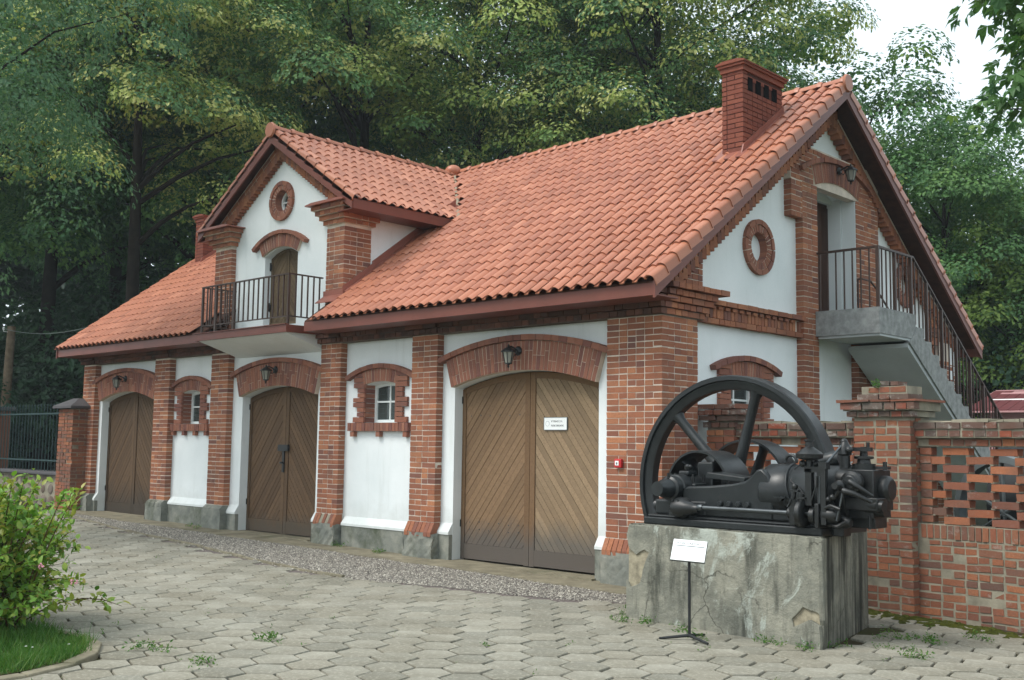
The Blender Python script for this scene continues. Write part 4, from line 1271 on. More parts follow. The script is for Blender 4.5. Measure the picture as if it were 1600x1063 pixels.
# ------------------------------------------------------------------ chimneys
def chimney(x0, x1, y0, y1, z0, z1, slots):
    c = MB(); c.box(x0 + .010, x1 - .010, y0 + .010, y1 - .010, z0, z1 - .14)
    ch = c.build('chimney', 'mortar_chimney', HOUSE)
    fx = (V3((0, y0, 0)), V3((1, 0, 0)), V3((0, 0, 1)), V3((0, -1, 0)))
    gx_ = (V3((x1, 0, 0)), V3((0, 1, 0)), V3((0, 0, 1)), V3((1, 0, 0)))
    sl = []
    if slots:
        n = 4
        for k in range(n):
            a = y0 + .10 + (y1 - y0 - .2) * k / n + .03
            sl.append((a, a + .13, z1 - .40, z1 - .24))
    lay(ch, 'brick_chimney', fx, x0, x1, z0, z1 - .15, 0.0, 0.05, course=0.07, joint=.013, corner='hi')
    v = z0; k = 0
    while v + .05 < z1 - .15:
        lay(ch, 'brick_chimney', gx_, y0 + (0.13 if k % 2 else .26), y1, v, v + .07, 0.0, 0.05, course=.07, joint=.013, first=k + 1,
            hole=lambda u, w_: any(s_[0] - .03 < u < s_[1] + .03 and s_[2] - .0 < w_ < s_[3] for s_ in sl))
        v += .07; k += 1
    s = MB()
    for a, b, c_, d_ in sl: s.box(x1 - .05, x1 + .004, a, b, c_ - .01, d_ + .02)
    if sl: s.build('vent_slot', 'void_black', ch)
    cp = MB(); cp.box(x0 - .02, x1 + .02, y0 - .02, y1 + .02, z1 - .15, z1 - .08); cp.box(x0 - .05, x1 + .05, y0 - .05, y1 + .05, z1 - .078, z1 - .04)
    cp.prism([(x0 - .07, z1 - .04), (x1 + .07, z1 - .04), (x1 + .07, z1 - .02), (x1 - .05, z1 + .01), (x0 + .05, z1 + .01), (x0 - .07, z1 - .02)], (V3((0, 0, 0)), V3((1, 0, 0)), V3((0, 0, 1)), V3((0, -1, 0))), -y1 - .07, -y0 + .07)
    cp.build('chimney_cap', 'brick_chimney', ch)
    f = MB()
    f.prism([(y0 - .10, roof_z(y0 - .1) + .02), (y1, roof_z(y1) + .02), (y1, roof_z(y1) + .15), (y0 - .02, roof_z(y0) + .15)], YZ(x1 + .004), 0, .02)
    f.prism([(y0 - .16, roof_z(y0 - .16) + .055), (y1, roof_z(y1) + .055), (y1, roof_z(y1) + .07), (y0 - .16, roof_z(y0 - .16) + .07)], YZ(x0 - .12), 0, x1 - x0 + .26)
    f.build('flashing', 'flashing', ch)
chimney(-0.66, -0.32, 2.36, 3.45, 5.4, 7.07, True)
chimney(-14.86, -14.52, 2.30, 2.75, 5.4, 6.80, False)

# ------------------------------------------------------------------ outside stair on the gable
LZ = 3.60
st = MB(); st.box(0.005, 0.97, 3.76, 4.95, 3.235, LZ)
ST = st.build('staircase', 'concrete_grey', HOUSE)
NS = 19; rise = (LZ - gz(0)) / (NS + 1); run = 0.275
sp = MB()
for k in range(NS):
    ya = 4.951 + run * k; zt = LZ - rise * (k + 1)
    sp_ = MB(); sp_.box(0.03, 0.97, ya, ya + run - .001, max(-0.2, zt - 0.21), zt); sp_.build('step', 'concrete_grey', ST)
yb = 4.951 + run * NS
so = MB(); so.prism([(4.70, 3.16), (4.952, 3.18), (yb, LZ - rise * NS - .40), (yb, LZ - rise * NS - .46), (4.70, 3.10)], YZ(0.035), 0, .92)
so.box(0.03, 0.955, 3.79, 4.94, 3.20, 3.234)
so.build('soffit', 'concrete_soffit', ST)
str_ = MB(); str_.prism([(4.80, 3.235), (4.952, 3.40), (4.952 + .001, 3.42), (yb, LZ - rise * NS - .12), (yb, LZ - rise * NS - .42), (4.70, 3.17)], YZ(0.90), 0, .085); str_.build('stringer', 'concrete_grey', ST)
HR = 0.87
hr = MB()
hr.box(0.02, 0.96, 3.78, 3.82, LZ + HR - .03, LZ + HR); hr.box(0.92, 0.96, 3.821, 4.95, LZ + HR - .03, LZ + HR)
dzr = (rise / run)
ye = 9.8
hr.prism([(4.95, LZ + HR - .03), (ye, LZ + HR - .03 - (ye - 4.95) * dzr), (ye, LZ + HR - (ye - 4.95) * dzr), (4.95, LZ + HR)], YZ(0.92), 0, .04)
hr.build('rail', 'rail_brown', ST)
for x in np.linspace(0.06, 0.94, 8):
    w_ = .022 if x > .9 else .009
    b = MB(); b.box(x - w_, x + w_, 3.80 - w_, 3.80 + w_, LZ - .05, LZ + HR - .03); b.build('baluster', 'rail_brown', ST)
i = 0
y = 3.93
while y < ye:
    zt = LZ + HR - .03 - max(0, y - 4.95) * dzr
    zb = LZ - .10 - max(0, y - 4.95) * dzr
    w_ = .022 if i % 4 == 3 else .009
    b = MB(); b.box(0.94 - w_, 0.94 + w_, y - w_, y + w_, zb, zt); b.build('baluster', 'rail_brown', ST)
    y += .135; i += 1
wr = MB(); wr.tube([(0.06, 5.0, 4.22), (0.12, 5.0, 4.22), (0.12, 5.3, 4.22), (0.12, 5.5, 4.12), (0.12, 8.6, 4.12 - 3.1 * dzr)], .016, 8); wr.tube([(0.06, 5.0, 4.22), (0.06, 5.0, 3.62)], .014, 8); wr.build('wall_handrail', 'rail_brown', ST)

# window-sized single bricks: those of the corner nearest the camera
flush_bricks(300, lambda b: b[8] == 'brick_house' and b[0].z > 0.4 and not (b[0].x > -0.30 and b[0].z < 1.6))

# ------------------------------------------------------------------ ground, paving, gravel
def sheet(name, poly, dz, mat, **kw):
    m_ = MB(); m_.add([(x, y, gz(x) + dz) for x, y in poly], [tuple(range(len(poly)))])
    return m_.build(name, mat, **kw)
g = MB()
xs = [-600, -120, -60, -30, -15, 0, 15, 40, 120, 600]
ys = [-600, -120, -40, -10, 0, 12, 30, 60, 140, 600]
for x in xs:
    for y in ys:
        zz = gz(max(-40, min(30, x))) - 0.035
        g.v.append((x, y, zz))
for i in range(len(xs) - 1):
    for j in range(len(ys) - 1):
        a = i * len(ys) + j
        g.f.append((a, a + len(ys), a + len(ys) + 1, a + 1)); g.r.append(0)
g.build('ground', 'ground_soil', kind='structure')

EDGE = [(-15.2, -0.62), (-13.9, -0.80), (-10.1, -1.47), (-7.65, -1.70), (-5.3, -2.06), (-3.9, -2.20), (-2.9, -2.17), (-1.86, -1.75), (-0.86, -1.55), (-0.1, -1.25), (0.6, -0.8), (0.9, -0.45)]
def edge_y(x):
    for (x0, y0), (x1, y1) in zip(EDGE, EDGE[1:]):
        if x0 <= x <= x1: return y0 + (y1 - y0) * (x - x0) / (x1 - x0)
    return EDGE[0][1] if x < EDGE[0][0] else 1.2
KERB = [(x - .17, y - .12) for x, y in [(-6.5, -8.9), (-4.2, -7.6), (-2.6, -6.72), (-1.75, -6.35), (-1.25, -6.25), (-0.85, -6.32), (-0.50, -6.52), (-0.28, -6.78), (-0.15, -7.15), (-0.10, -7.8), (-0.095, -9.5)]]
def in_lawn(x, y):
    if y < KERB[0][1] - 1.5 or x > -0.1: return False
    if x <= -6.5: return y < -8.9 + (-(x + 6.5)) * -0.5
    for (x0, y0), (x1, y1) in zip(KERB, KERB[1:]):
        if x0 <= x <= x1 and x1 > x0: return y < y0 + (y1 - y0) * (x - x0) / (x1 - x0)
    return False

PAV = sheet('paving', [(-26, -12), (9, -12), (9, 0.9), (0.5, 0.9), (-26, 0.9)], -0.024, 'joint_soil', kind='structure')
hx_s = 0.200
A = rad(43.0)
ha, hb = V3((math.cos(A), math.sin(A))), V3((-math.sin(A), math.cos(A)))
def hex_mesh():
    v, f = [], []
    for rr, z in ((1.0, -0.05), (1.0, -0.007), (0.97, 0.0)):
        for i in range(6):
            a = rad(60 * i)
            v.append((math.cos(a) * hx_s * 0.945 * rr, math.sin(a) * hx_s * 0.945 * rr, z))
    f4 = []
    for k in (0, 1):
        for i in range(6): f4.append((k * 6 + i, k * 6 + (i + 1) % 6, (k + 1) * 6 + (i + 1) % 6, (k + 1) * 6 + i))
    f4 += [(12, 13, 14, 15), (12, 15, 16, 17)]
    return np.array(v), np.array(f4)
HV, HF = hex_mesh()
hme = []
for k in range(4):
    r_ = np.random.default_rng(k)
    vv = HV.copy(); vv[:, :2] *= 1 + r_.uniform(-.02, .015, (len(vv), 1)); vv[12:, 2] += r_.uniform(-.002, .001, 6)
    hme.append(np_mesh('paving_slab', vv, HF, np.zeros(len(HF)), 'paver', 'mesh'))
cells = []
dx, dy = 1.5 * hx_s, math.sqrt(3) * hx_s
PED = [(0.89, -1.84), (3.01, -1.82), (2.66, -0.24), (2.42, -0.24), (2.46, -0.72), (0.97, -0.72)]
for i in range(-90, 90):
    for j in range(-90, 90):
        p_ = V3((1.0, -4.5)) + ha * (i * dx) + hb * (j * dy + (dy / 2 if i % 2 else 0))
        x, y = p_.x, p_.y
        if not (-15.5 < x < 8.5 and -11.5 < y < 0.75): continue
        if y > edge_y(x) - 0.13 or in_lawn(x, y + .02): continue
        if 0.9 < x < 2.95 and -1.75 < y < -0.3: continue
        if x > 0.2 and y > 0.62 - 0.087 * (x - 2.7) - .15: continue
        d = V3((x, y)) - V3((CAM.x, CAM.y))
        f_ = d.x * _fw.x + d.y * _fw.y
        if f_ < 2.0: continue
        px = 800 + F_PX * (d.x * _rt.x + d.y * _rt.y) / f_
        if not (-420 < px < 2050): continue
        if f_ < 3.6: continue
        cells.append((f_, x, y))
cells.sort(key=lambda c_: (c_[0] < 5.5 or not (-30 < 800 + F_PX * ((c_[1] - CAM.x) * _rt.x + (c_[2] - CAM.y) * _rt.y) / c_[0] < 1630), c_[0]))
rest_m = []
for k, (f_, x, y) in enumerate(cells):
    wear = 0.006 if x > 0.5 else 0.003
    m4 = Matrix.Translation((x, y, gz(x) + random.uniform(-wear, wear * .6))) @ Matrix.Rotation(random.uniform(-.006, .006), 4, 'X') @ Matrix.Rotation(.012 + random.uniform(-.006, .006), 4, 'Y') @ Matrix.Rotation(A + random.uniform(-.03, .03), 4, 'Z')
    if k < 300:
        o = bpy.data.objects.new('paving_slab', hme[k % 4]); o.matrix_basis = m4; put(o, PAV)
    else: rest_m.append(m4)
Am = np.array([[list(r) for r in mm] for mm in rest_m])
vs = np.einsum('nij,kj->nki', Am[:, :3, :3], HV) + Am[:, None, :3, 3]
np_mesh('paving_field', vs.reshape(-1, 3), (HF[None] + (np.arange(len(rest_m)) * len(HV))[:, None, None]).reshape(-1, 4), np.repeat(rng.random(len(rest_m)), len(HF)), 'paver', PAV, kind='stuff')

# concrete apron along the wall and gravel strip
ap = MB()
n = 60
for i in range(n):
    x0, x1 = -15.4 + 16.0 * i / n, -15.4 + 16.0 * (i + 1) / n
    yf = lambda x: -0.52 + 0.05 * math.sin(x * 1.7) + 0.03 * math.sin(x * 5.3)
    if x1 > 0.7: continue
    ap.add([(x0, yf(x0), gz(x0) + .003), (x1, yf(x1), gz(x1) + .003), (x1, 0.3, gz(x1) + .006), (x0, 0.3, gz(x0) + .006), (x0, yf(x0), gz(x0) - .06), (x1, yf(x1), gz(x1) - .06)], [(0, 1, 2, 3), (4, 5, 1, 0)])
ap.build('concrete_apron', 'apron', kind='structure')
gb_ = MB()
for i in range(80):
    x0, x1 = -15.4 + 16.3 * i / 80, -15.4 + 16.3 * (i + 1) / 80
    gb_.add([(x0, edge_y(x0) - .30, gz(x0) - .016), (x1, edge_y(x1) - .30, gz(x1) - .016), (x1, -0.45, gz(x1) - .012), (x0, -0.45, gz(x0) - .012)], [(0, 1, 2, 3)])
GB = gb_.build('gravel_strip', 'gravel_bed', kind='structure')
N = 30000
px_ = rng.uniform(-15.3, 0.9, N * 2)
ey = np.array([edge_y(x) for x in px_])
wdt = -0.50 - ey
t = rng.random(N * 2)
keep = (rng.random(N * 2) < np.clip(wdt, 0, 2) / 1.7)
px_, ey, wdt, t = px_[keep], ey[keep], wdt[keep], t[keep]
sp_ = rng.random(len(px_)) < 0.06
py_ = ey - 0.02 + t * wdt - np.where(sp_, rng.random(len(px_)) * .25, 0)
N = len(px_)
sz = rng.uniform(0.007, 0.018, N) * np.where(rng.random(N) < .06, 1.5, 1)
octv = np.array([(1, 0, 0), (0, 1, 0), (-1, 0, 0), (0, -1, 0), (0, 0, .75), (0, 0, -.5)])
octf = np.array([(0, 1, 4), (1, 2, 4), (2, 3, 4), (3, 0, 4)])
ang = rng.uniform(0, 6.28, N)
ca, sa = np.cos(ang), np.sin(ang)
ov = octv[None] * rng.uniform(.6, 1.3, (N, 6, 1)) * sz[:, None, None]
vx = ov[..., 0] * ca[:, None] - ov[..., 1] * sa[:, None] + px_[:, None]
vy = ov[..., 0] * sa[:, None] + ov[..., 1] * ca[:, None] + py_[:, None]
vz = ov[..., 2] + (-0.06 - .012 * px_ - .010)[:, None] + np.where(sp_, .012, 0)[:, None]
np_mesh('gravel', np.stack([vx, vy, vz], -1).reshape(-1, 3), (octf[None] + (np.arange(N) * 6)[:, None, None]).reshape(-1, 3), np.repeat(rng.random(N), 4), 'gravel', None, kind='stuff', label='fine grey gravel strewn along the foot of the house', cat='gravel')
# edging stones between gravel and paving
ke = MB()
KST = bpy.data.objects.new('edging', None)
put(KST, None); tag(KST, 'low pale stone edging between the gravel and the hexagon paving', 'edging')
x = -14.2
while x < -3.2:
    L = 0.5
    x1 = x + L
    a, b = V3((x, edge_y(x), gz(x))), V3((x1, edge_y(x1), gz(x1)))
    d = (b - a); dn = d.normalized(); nn = V3((-dn.y, dn.x, 0))
    e_ = MB()
    e_.fbox((a, dn, V3((0, 0, 1)), V3((dn.y, -dn.x, 0))), 0.006, d.length - .006, -0.1, 0.012 + random.uniform(-.006, .006), -0.025, 0.03, random.random())
    e_.build('edging_stone', 'apron', KST)
    x = x1

# lawn corner with curved kerb
lw = MB()
lp = [(x - .0, y, gz(x) + .02) for x, y in KERB] + [(-0.1, -14, gz(0) + .02), (-12, -14, gz(-12) + .02), (-12, -10.2, gz(-12) + .02)]
lw.add(lp, [tuple(range(len(lp)))[::-1]])
lw.build('lawn', 'ground_soil', kind='structure')
KB = bpy.data.objects.new('kerb', None); put(KB, None); tag(KB, kind='structure')
def kp(i, off):
    a, b = V3(KERB[max(0, i - 1)]), V3(KERB[min(len(KERB) - 1, i + 1)])
    d = (b - a).normalized(); return V3((KERB[i][0] + -d.y * -off * -1, KERB[i][1] + d.x * off, 0))
for i in range(len(KERB) - 1):
    k_ = MB()
    q = [kp(i, 0.0), kp(i + 1, 0.0), kp(i + 1, .11), kp(i, .11)]
    mid = sum(q, V3((0, 0, 0))) / 4
    q = [mid + (p_ - mid) * .985 for p_ in q]
    top = 0.022 + random.uniform(-.01, .01)
    k_.add([(p_.x, p_.y, gz(p_.x) - .1) for p_ in q] + [(p_.x, p_.y, gz(p_.x) + top) for p_ in q], [(3, 2, 1, 0), (4, 5, 6, 7), (0, 1, 5, 4), (1, 2, 6, 5), (2, 3, 7, 6), (3, 0, 4, 7)])
    k_.build('kerbstone', 'apron', KB, bevel=0.012)

# ------------------------------------------------------------------ garden wall with openwork panels
WA = rad(-5.0)
GW = (V3((2.70, 0.72, 0)), V3((math.cos(WA), math.sin(WA), 0)), V3((0, 0, 1)), V3((math.sin(WA), -math.cos(WA), 0)))
GWALL = thing('garden_wall', (2.7, 0.85, gz(2.7)), 'weathered red brick garden wall with openwork panels behind the engine', 'wall')
U0, U1 = -2.68, 5.5
PU0, PU1 = -0.60, 0.07
core = MB()
core.fbox(GW, U0, U1, -0.3, 0.855, -0.24, -0.007)
for a, b in ((U0, -2.25), (PU0 - .12, PU0 + .1), (PU1 - .1, PU1 + .12)): core.fbox(GW, a, b, 0.855, 1.70, -0.20, -0.075)
core.fbox(GW, U0, U1, 1.66, 1.75, -0.22, -0.045); core.fbox(GW, U0, U1, 1.75, 1.915, -0.27, 0.025)
WB = core.build('wall_body', 'mortar_garden', GWALL)
wh = lambda u, v: random.random() < 0.05 or (PU0 - .02 < u < PU1 + .02)
lay(WB, 'brick_garden', GW, U0, U1, -0.16, 0.70, 0.0, 0.11, course=0.080, joint=.017, hole=wh, rough=.009)
so = MB(); u = U0
while u < U1:
    if not (PU0 - .04 < u < PU1):
        so.fbox(GW, u + .006, u + .062, 0.715, 0.85, -0.2, 0.004 + random.uniform(-.008, .006), random.random(), jit=.003)
    u += .073
so.build('rowlock_course', 'brick_garden', WB, kind='stuff')
for a, b in ((U0, -2.25), (PU0 - .14, PU0), (PU1, PU1 + .13)):
    lay(WB, 'brick_garden', GW, a, b, 0.86, 1.66, -0.06, 0.11, course=.0885, joint=.015, rough=.009)
lay(WB, 'brick_garden', GW, U0, U1, 1.665, 1.745, -0.03, 0.12, course=.08, hole=wh, rough=.009)
lay(WB, 'brick_coping', GW, U0, U1, 1.755, 1.83, 0.035, 0.2, course=.075, joint=.014, hole=lambda u, v: random.random() < .03 or PU0 < u < PU1, rough=.009)
lay(WB, 'brick_coping', GW, U0, U1, 1.833, 1.915, 0.05, 0.28, course=.08, joint=.014, first=1, hole=lambda u, v: random.random() < .04 or PU0 < u < PU1, rough=.009)
cm = MB(); u = U0
while u < U1:
    l = random.uniform(.1, .3)
    cm.fbox(GW, u, u + l, 1.905, 1.925 + random.uniform(-.008, .02), -0.27, 0.045 + random.uniform(-.02, .01), jit=.006); u += l
cm.build('mortar_crust', 'mortar_garden', WB)
dab = MB()
# openwork: bricks bridging gaps, each course shifted by one brick
for r in range(9):
    v = 0.862 + r * 0.0885
    for j in range(-20, 24):
        u = 0.21 + j * 0.50 + (0.25 if r % 2 == 0 else 0.0) - .14
        if u + .28 < -2.25 or u > U1 or (PU0 - .14 < u + .14 < PU1 + .13): continue
        a, b = max(u, -2.25 if u < 0 else PU1 + .12), u + .275
        if a < PU0 < b: b = PU0 - .1
        if b - a < .05: continue
        q = fr_at(GW, (a + b) / 2, v + .036 + random.uniform(-.003, .003), -0.13 + random.uniform(-.006, .006))
        tw = random.uniform(-.02, .02); U2 = GW[1] * math.cos(tw) + GW[2] * math.sin(tw)
        BRICKS.append([q, U2, GW[3].cross(U2), GW[3], b - a, .074 + random.uniform(-.004, .003), .125, WB, 'brick_open' if random.random() < .75 else 'brick_garden'])
        for uu in (a + .012, b - .012):
            dab.fbox(GW, uu - .02, uu + .02, v - .012, v + .004, -0.185, -0.075 + random.uniform(-.01, .004), jit=.004)
dab.build('mortar_dabs', 'mortar_garden', WB, kind='stuff')
# main pier
pc = MB(); pc.fbox(GW, PU0 + .012, PU1 - .012, -0.3, 2.0, -0.3, 0.113)
PR = pc.build('wall_pier', 'mortar_garden', GWALL)
lay(PR, 'brick_garden', GW, PU0, PU1, -0.14, 1.96, 0.12, 0.12, course=.080, joint=.017, hole=lambda u, v: random.random() < .02 or (0.74 < v < .86 and u < -.15), rough=.009)
for k, z in enumerate((0.745, )):
    for j in range(5):
        BRICKS.append([fr_at(GW, PU0 + .05 + j * .085, 0.80, 0.055), GW[1], GW[2], GW[3], .066, .115, .12, PR, 'brick_garden'])
GWs = (fr_at(GW, PU1, 0, 0), -GW[3], V3((0, 0, 1)), GW[1])
lay(PR, 'brick_garden', GWs, -0.0, 0.1, 0.86, 1.96, 0.0, 0.1, course=.08, joint=.014, rough=.009)
pcx = MB()
pcx.fbox(GW, PU0 - .04, PU1 + .04, 1.97, 2.03, -0.34, 0.15); pcx.fbox(GW, PU0 - .08, PU1 + .08, 2.035, 2.13, -0.38, 0.19); pcx.fbox(GW, PU0 + .08, PU1 - .06, 2.13, 2.30, -0.25, 0.07)
pcx.build('cap_core', 'mortar_garden', PR)
lay(PR, 'brick_coping', GW, PU0 - .05, PU1 + .05, 1.965, 2.035, 0.165, 0.1, course=.07, joint=.012, rough=.009)
lay(PR, 'brick_coping', GW, PU0 - .10, PU1 + .10, 2.04, 2.125, 0.215, 0.12, course=.085, joint=.012, first=1, rough=.009)
ts = MB()
for a, b in ((PU0 - .13, PU0 + .26), (PU0 + .27, PU0 + .50), (PU0 + .51, PU1 + .12)): ts.fbox(GW, a, b, 2.128, 2.15, -0.4, 0.235 + random.uniform(-.01, .01), jit=.006)
ts.build('cap_tiles', 'brick_open', PR)
lay(PR, 'brick_coping', GW, PU0 + .05, PU1 - .0, 2.152, 2.225, 0.13, 0.3, course=.073, joint=.012, first=1, rough=.009)
lay(PR, 'brick_garden', GW, PU0 + .16, PU1 - .06, 2.228, 2.30, 0.08, 0.3, course=.073, joint=.012, first=0, rough=.009)
lay(PR, 'brick_coping', GW, PU0 + .28, PU0 + .50, 2.303, 2.365, 0.05, 0.2, course=.063, joint=.012, rough=.009)
# half pier against the house corner
pc = MB(); pc.fbox(GW, U0 + .03, U0 + .42, -0.3, 2.05, -0.25, 0.06)
PH = pc.build('wall_pier', 'mortar_garden', GWALL)
lay(PH, 'brick_house', GW, U0 + .02, U0 + .43, 0.8, 1.85, 0.075, 0.1, course=.08, joint=.013)
for k in range(4):
    lay(PH, 'brick_coping', GW, U0 - .02 - .03 * k, U0 + .46 + .05 * (k % 3), 1.86 + .075 * k, 1.935 + .075 * k, 0.10 + .03 * (k % 3), 0.3, course=.075, joint=.012, first=k, rough=.009)
flush_bricks(300, lambda b: b[0].x > 1.8 and not (b[0].x < 2.85 and b[0].z < 0.75 and b[0].x < 2.45))

# ------------------------------------------------------------------ concrete block under the engine
PZ = 0.85
pb = MB()
XYf = (V3((0, 0, 0)), V3((1, 0, 0)), V3((0, 1, 0)), V3((0, 0, 1)))
ins_ = [(x + (0.02 if x < 2 else -.02), y + (.02 if y < -1 else -.01)) for x, y in PED]
pb.prism(ins_, XYf, -0.3, PZ - .012)
PEDO = thing('concrete_block', (1.95, -1.1, gz(2)), 'large stained concrete block with flaking render carrying the engine', 'block')
pb.build('core', 'concrete_wound', PEDO)
def skin(p0, p1, poly, name='render_coat', t=0.035, mat='old_concrete'):
    a, b = V3((*p0, 0)), V3((*p1, 0))
    U = (b - a).normalized(); Nn = V3((U.y, -U.x, 0))
    f = (a, U, V3((0, 0, 1)), Nn)
    m_ = MB(); m_.prism(poly, f, -t, 0.0); return m_.build(name, mat, PEDO, bevel=0.006)
W_ = (V3(PED[1]) - V3(PED[0])).length
def rag(pts, amp=.012, n=4):
    out = []
    for (a, b) in zip(pts, pts[1:]):
        for k in range(n):
            t = k / n
            out.append((a[0] + (b[0] - a[0]) * t + random.uniform(-amp, amp), a[1] + (b[1] - a[1]) * t + random.uniform(-amp, amp)))
    out.append(pts[-1]); return out
front = [(0.0, -0.3), (W_ - .26, -0.3)] + rag([(W_ - .26, 0.0), (W_ - .30, .12), (W_ - .20, .24), (W_ - .06, .20), (W_, .14)], .008, 2) + [(W_, PZ - .01)] + \
        rag([(W_ - .3, PZ + .004), (1.2, PZ - .006), (.6, PZ + .004), (0.03, PZ - .008)], .006, 8) + rag([(0.0, .74), (.03, .62), (.13, .555), (.22, .61), (.27, .585), (.20, .42), (.17, .28), (.05, .24), (0.0, .30)], .008, 2)
skin(PED[0], PED[1], front)
# fallen-in bottom corner
sc_ = MB(); sc_.prism(rag([(W_ - .30, -.2), (W_ - .02, -.2), (W_ - .02, .09), (W_ - .12, .13), (W_ - .28, .06)], .01, 2), (V3((*PED[0], 0)), V3((1, 0.009, 0)), V3((0, 0, 1)), V3((0, -1, 0))), -0.04, 0.03); sc_.build('broken_corner', 'old_concrete', PEDO)
W2 = (V3(PED[2]) - V3(PED[1])).length
skin(PED[1], PED[2], [(0, -.3), (W2, -.3), (W2, PZ - .02)] + rag([(W2 * .6, PZ), (W2 * .3, PZ - .008), (0, PZ - .01)], .006, 4) + [(0, .14), (.02, .1)], mat='oily_shaded_concrete')
skin(PED[5], PED[0], [(0, -.3), ((V3(PED[5]) - V3(PED[0])).length - .02, -.3), ((V3(PED[5]) - V3(PED[0])).length - .05, PZ), (0, PZ)])
tp = MB(); tp.prism([(x + (.03 if x < 2 else -.03), y + (.035 if y < -1 else 0)) for x, y in PED], XYf, PZ - .0118, PZ + .002); tp.build('top_screed', 'oily_shaded_concrete', PEDO)

# ------------------------------------------------------------------ the engine
ENG = thing('stationary_engine', (1.9, -1.3, PZ), 'black horizontal single-cylinder engine with a tall spoked flywheel on a concrete block', 'engine')
CX, CZ = 1.30, 1.21
EP, EG = 'engine_paint', 'engine_greasy'
bed = MB()
bed.box(1.03, 2.96, -1.74, -0.86, PZ + .003, PZ + .075)
bed.box(1.06, 2.93, -1.715, -0.88, PZ + .0755, PZ + .10)
BED = bed.build('bed', EP, ENG, bevel=0.012)
b2 = MB(); b2.box(1.10, 1.70, -1.64, -1.02, PZ + .10, 1.10); b2.box(1.62, 2.70, -1.62, -1.14, PZ + .10, 1.06); b2.build('bed_body', EP, BED, bevel=0.02)
side = [(1.42, .95), (2.42, .95), (2.42, 1.20), (2.38, 1.36), (2.30, 1.43), (2.24, 1.41), (2.19, 1.355), (2.12, 1.305), (1.98, 1.275), (1.75, 1.25), (1.48, 1.235), (1.42, 1.2)]
for y0, y1, nm_ in ((1.50, 1.63, 'near_cheek'), (1.14, 1.22, 'far_cheek')):
    c = MB(); c.prism(side, FX, y0, y1); c.build(nm_, EP, BED, bevel=0.02, smooth=35)
for k in range(4):
    lg = MB(); lg.lathe((1.86 + k * .10, -1.63, 1.085), (0, -.03, 0), [(0, .03), (.6, .03), (1, .02)], 10); lg.build('bolt_head', EP, BED, smooth=40)
lg = MB(); lg.lathe((2.52, -1.63, 1.16), (0, -.05, 0), [(0, .02), (1, .02)], 10); lg.box(2.46, 2.58, -1.70, -1.67, 1.165, 1.175); lg.build('oil_cock', EP, BED, smooth=40)
gd_ = MB(); gd_.prism([(1.60, 1.315), (2.04, 1.285), (2.05, 1.335), (1.62, 1.375)], FX, 1.22, 1.50); gd_.build('crank_guard', EP, ENG, bevel=0.008)
cy = MB()
cy.lathe((2.24, -1.385, CZ), (0.80, 0, 0), [(0, .20), (.03, .25), (.06, .262), (.36, .262), (.375, .252), (.40, .252), (.41, .258), (.94, .258), (.95, .275), (1, .275)], 40)
cy.build('cylinder', EP, ENG, smooth=40)
hp = MB()
pts = []
for k in range(13):
    a = rad(100 + 105 * k / 12)
    pts.append((2.52 + .10 * (k / 12) ** 2, -1.38 + math.cos(a) * .268, CZ + math.sin(a) * .268))
hp.tube(pts, .013, 8); hp.build('hoop_pipe', EP, ENG, smooth=60)
pp = MB()
for k in range(10):
    pass
pp.tube([(2.60, -1.42, 1.475), (2.58, -1.52, 1.43), (2.60, -1.62, 1.32), (2.70, -1.645, 1.26), (2.76, -1.67, 1.20)], .008, 6); pp.build('oil_pipe', EG, ENG, smooth=60)
ey_ = MB()
rg = []
for k in range(11):
    a = rad(-20 + 220 * k / 10); rg.append((2.47 + math.cos(a) * .055, -1.38, 1.50 + math.sin(a) * .055))
ey_.tube(rg, .016, 8); ey_.cyl((2.47, -1.38, 1.44), (2.47, -1.38, 1.475), .05, n=12); ey_.build('lifting_eye', EP, ENG, smooth=60)
fn = MB(); fn.lathe((2.56, -1.25, 1.48), (0.34, -.0, 0.05), [(0, .03), (.1, .045), (.85, .085), (1, .06)], 16); fn.build('inlet_funnel', EP, ENG, smooth=40)
npl = MB(); 
for k in range(4):
    a0, a1 = rad(118 + 7 * k), rad(125 + 7 * k)
    pts = [(2.60, -1.38 + math.cos(a) * .249, CZ + math.sin(a) * .249) for a in (a0, a1)] + [(2.78, -1.38 + math.cos(a) * .249, CZ + math.sin(a) * .249) for a in (a1, a0)]
    npl.add(pts, [(0, 1, 2, 3)])
npl.build('name_plate', 'brass_plate', ENG)
# crankshaft with long stepped bearing
cr = MB(); cr.cyl((CX, -1.88, CZ), (CX, 0.16, CZ), .058, n=16); cr.build('crankshaft', 'steel', ENG, smooth=40)
br = MB()
br.lathe((CX, -1.885, CZ), (0, .66, 0), [(0, .035), (0.0, .07), (.12, .072), (.15, .088), (.28, .095), (.30, .118), (.42, .122), (.44, .135), (.62, .14), (.64, .128), (1, .125)], 24)
BR = br.build('main_bearing', EP, ENG, smooth=40)
hc = MB(); hc.cyl((CX, -1.8875, CZ), (CX, -1.8865, CZ), .03, n=12); hc.build('shaft_bore', 'black_iron', BR)
bc = MB(); bc.box(CX - .15, CX + .15, -1.50, -1.24, CZ - .24, CZ + .02); bc.box(CX - .06, CX + .06, -1.44, -1.28, CZ + .12, CZ + .17); bc.box(CX - .17, CX + .17, -1.48, -1.26, CZ + .0, CZ + .05); bc.box(CX + .02, CX + .2, -1.22, -1.05, CZ + .0, CZ + .26); bc.build('bearing_block', EP, BR, bevel=.015)
bt = MB()
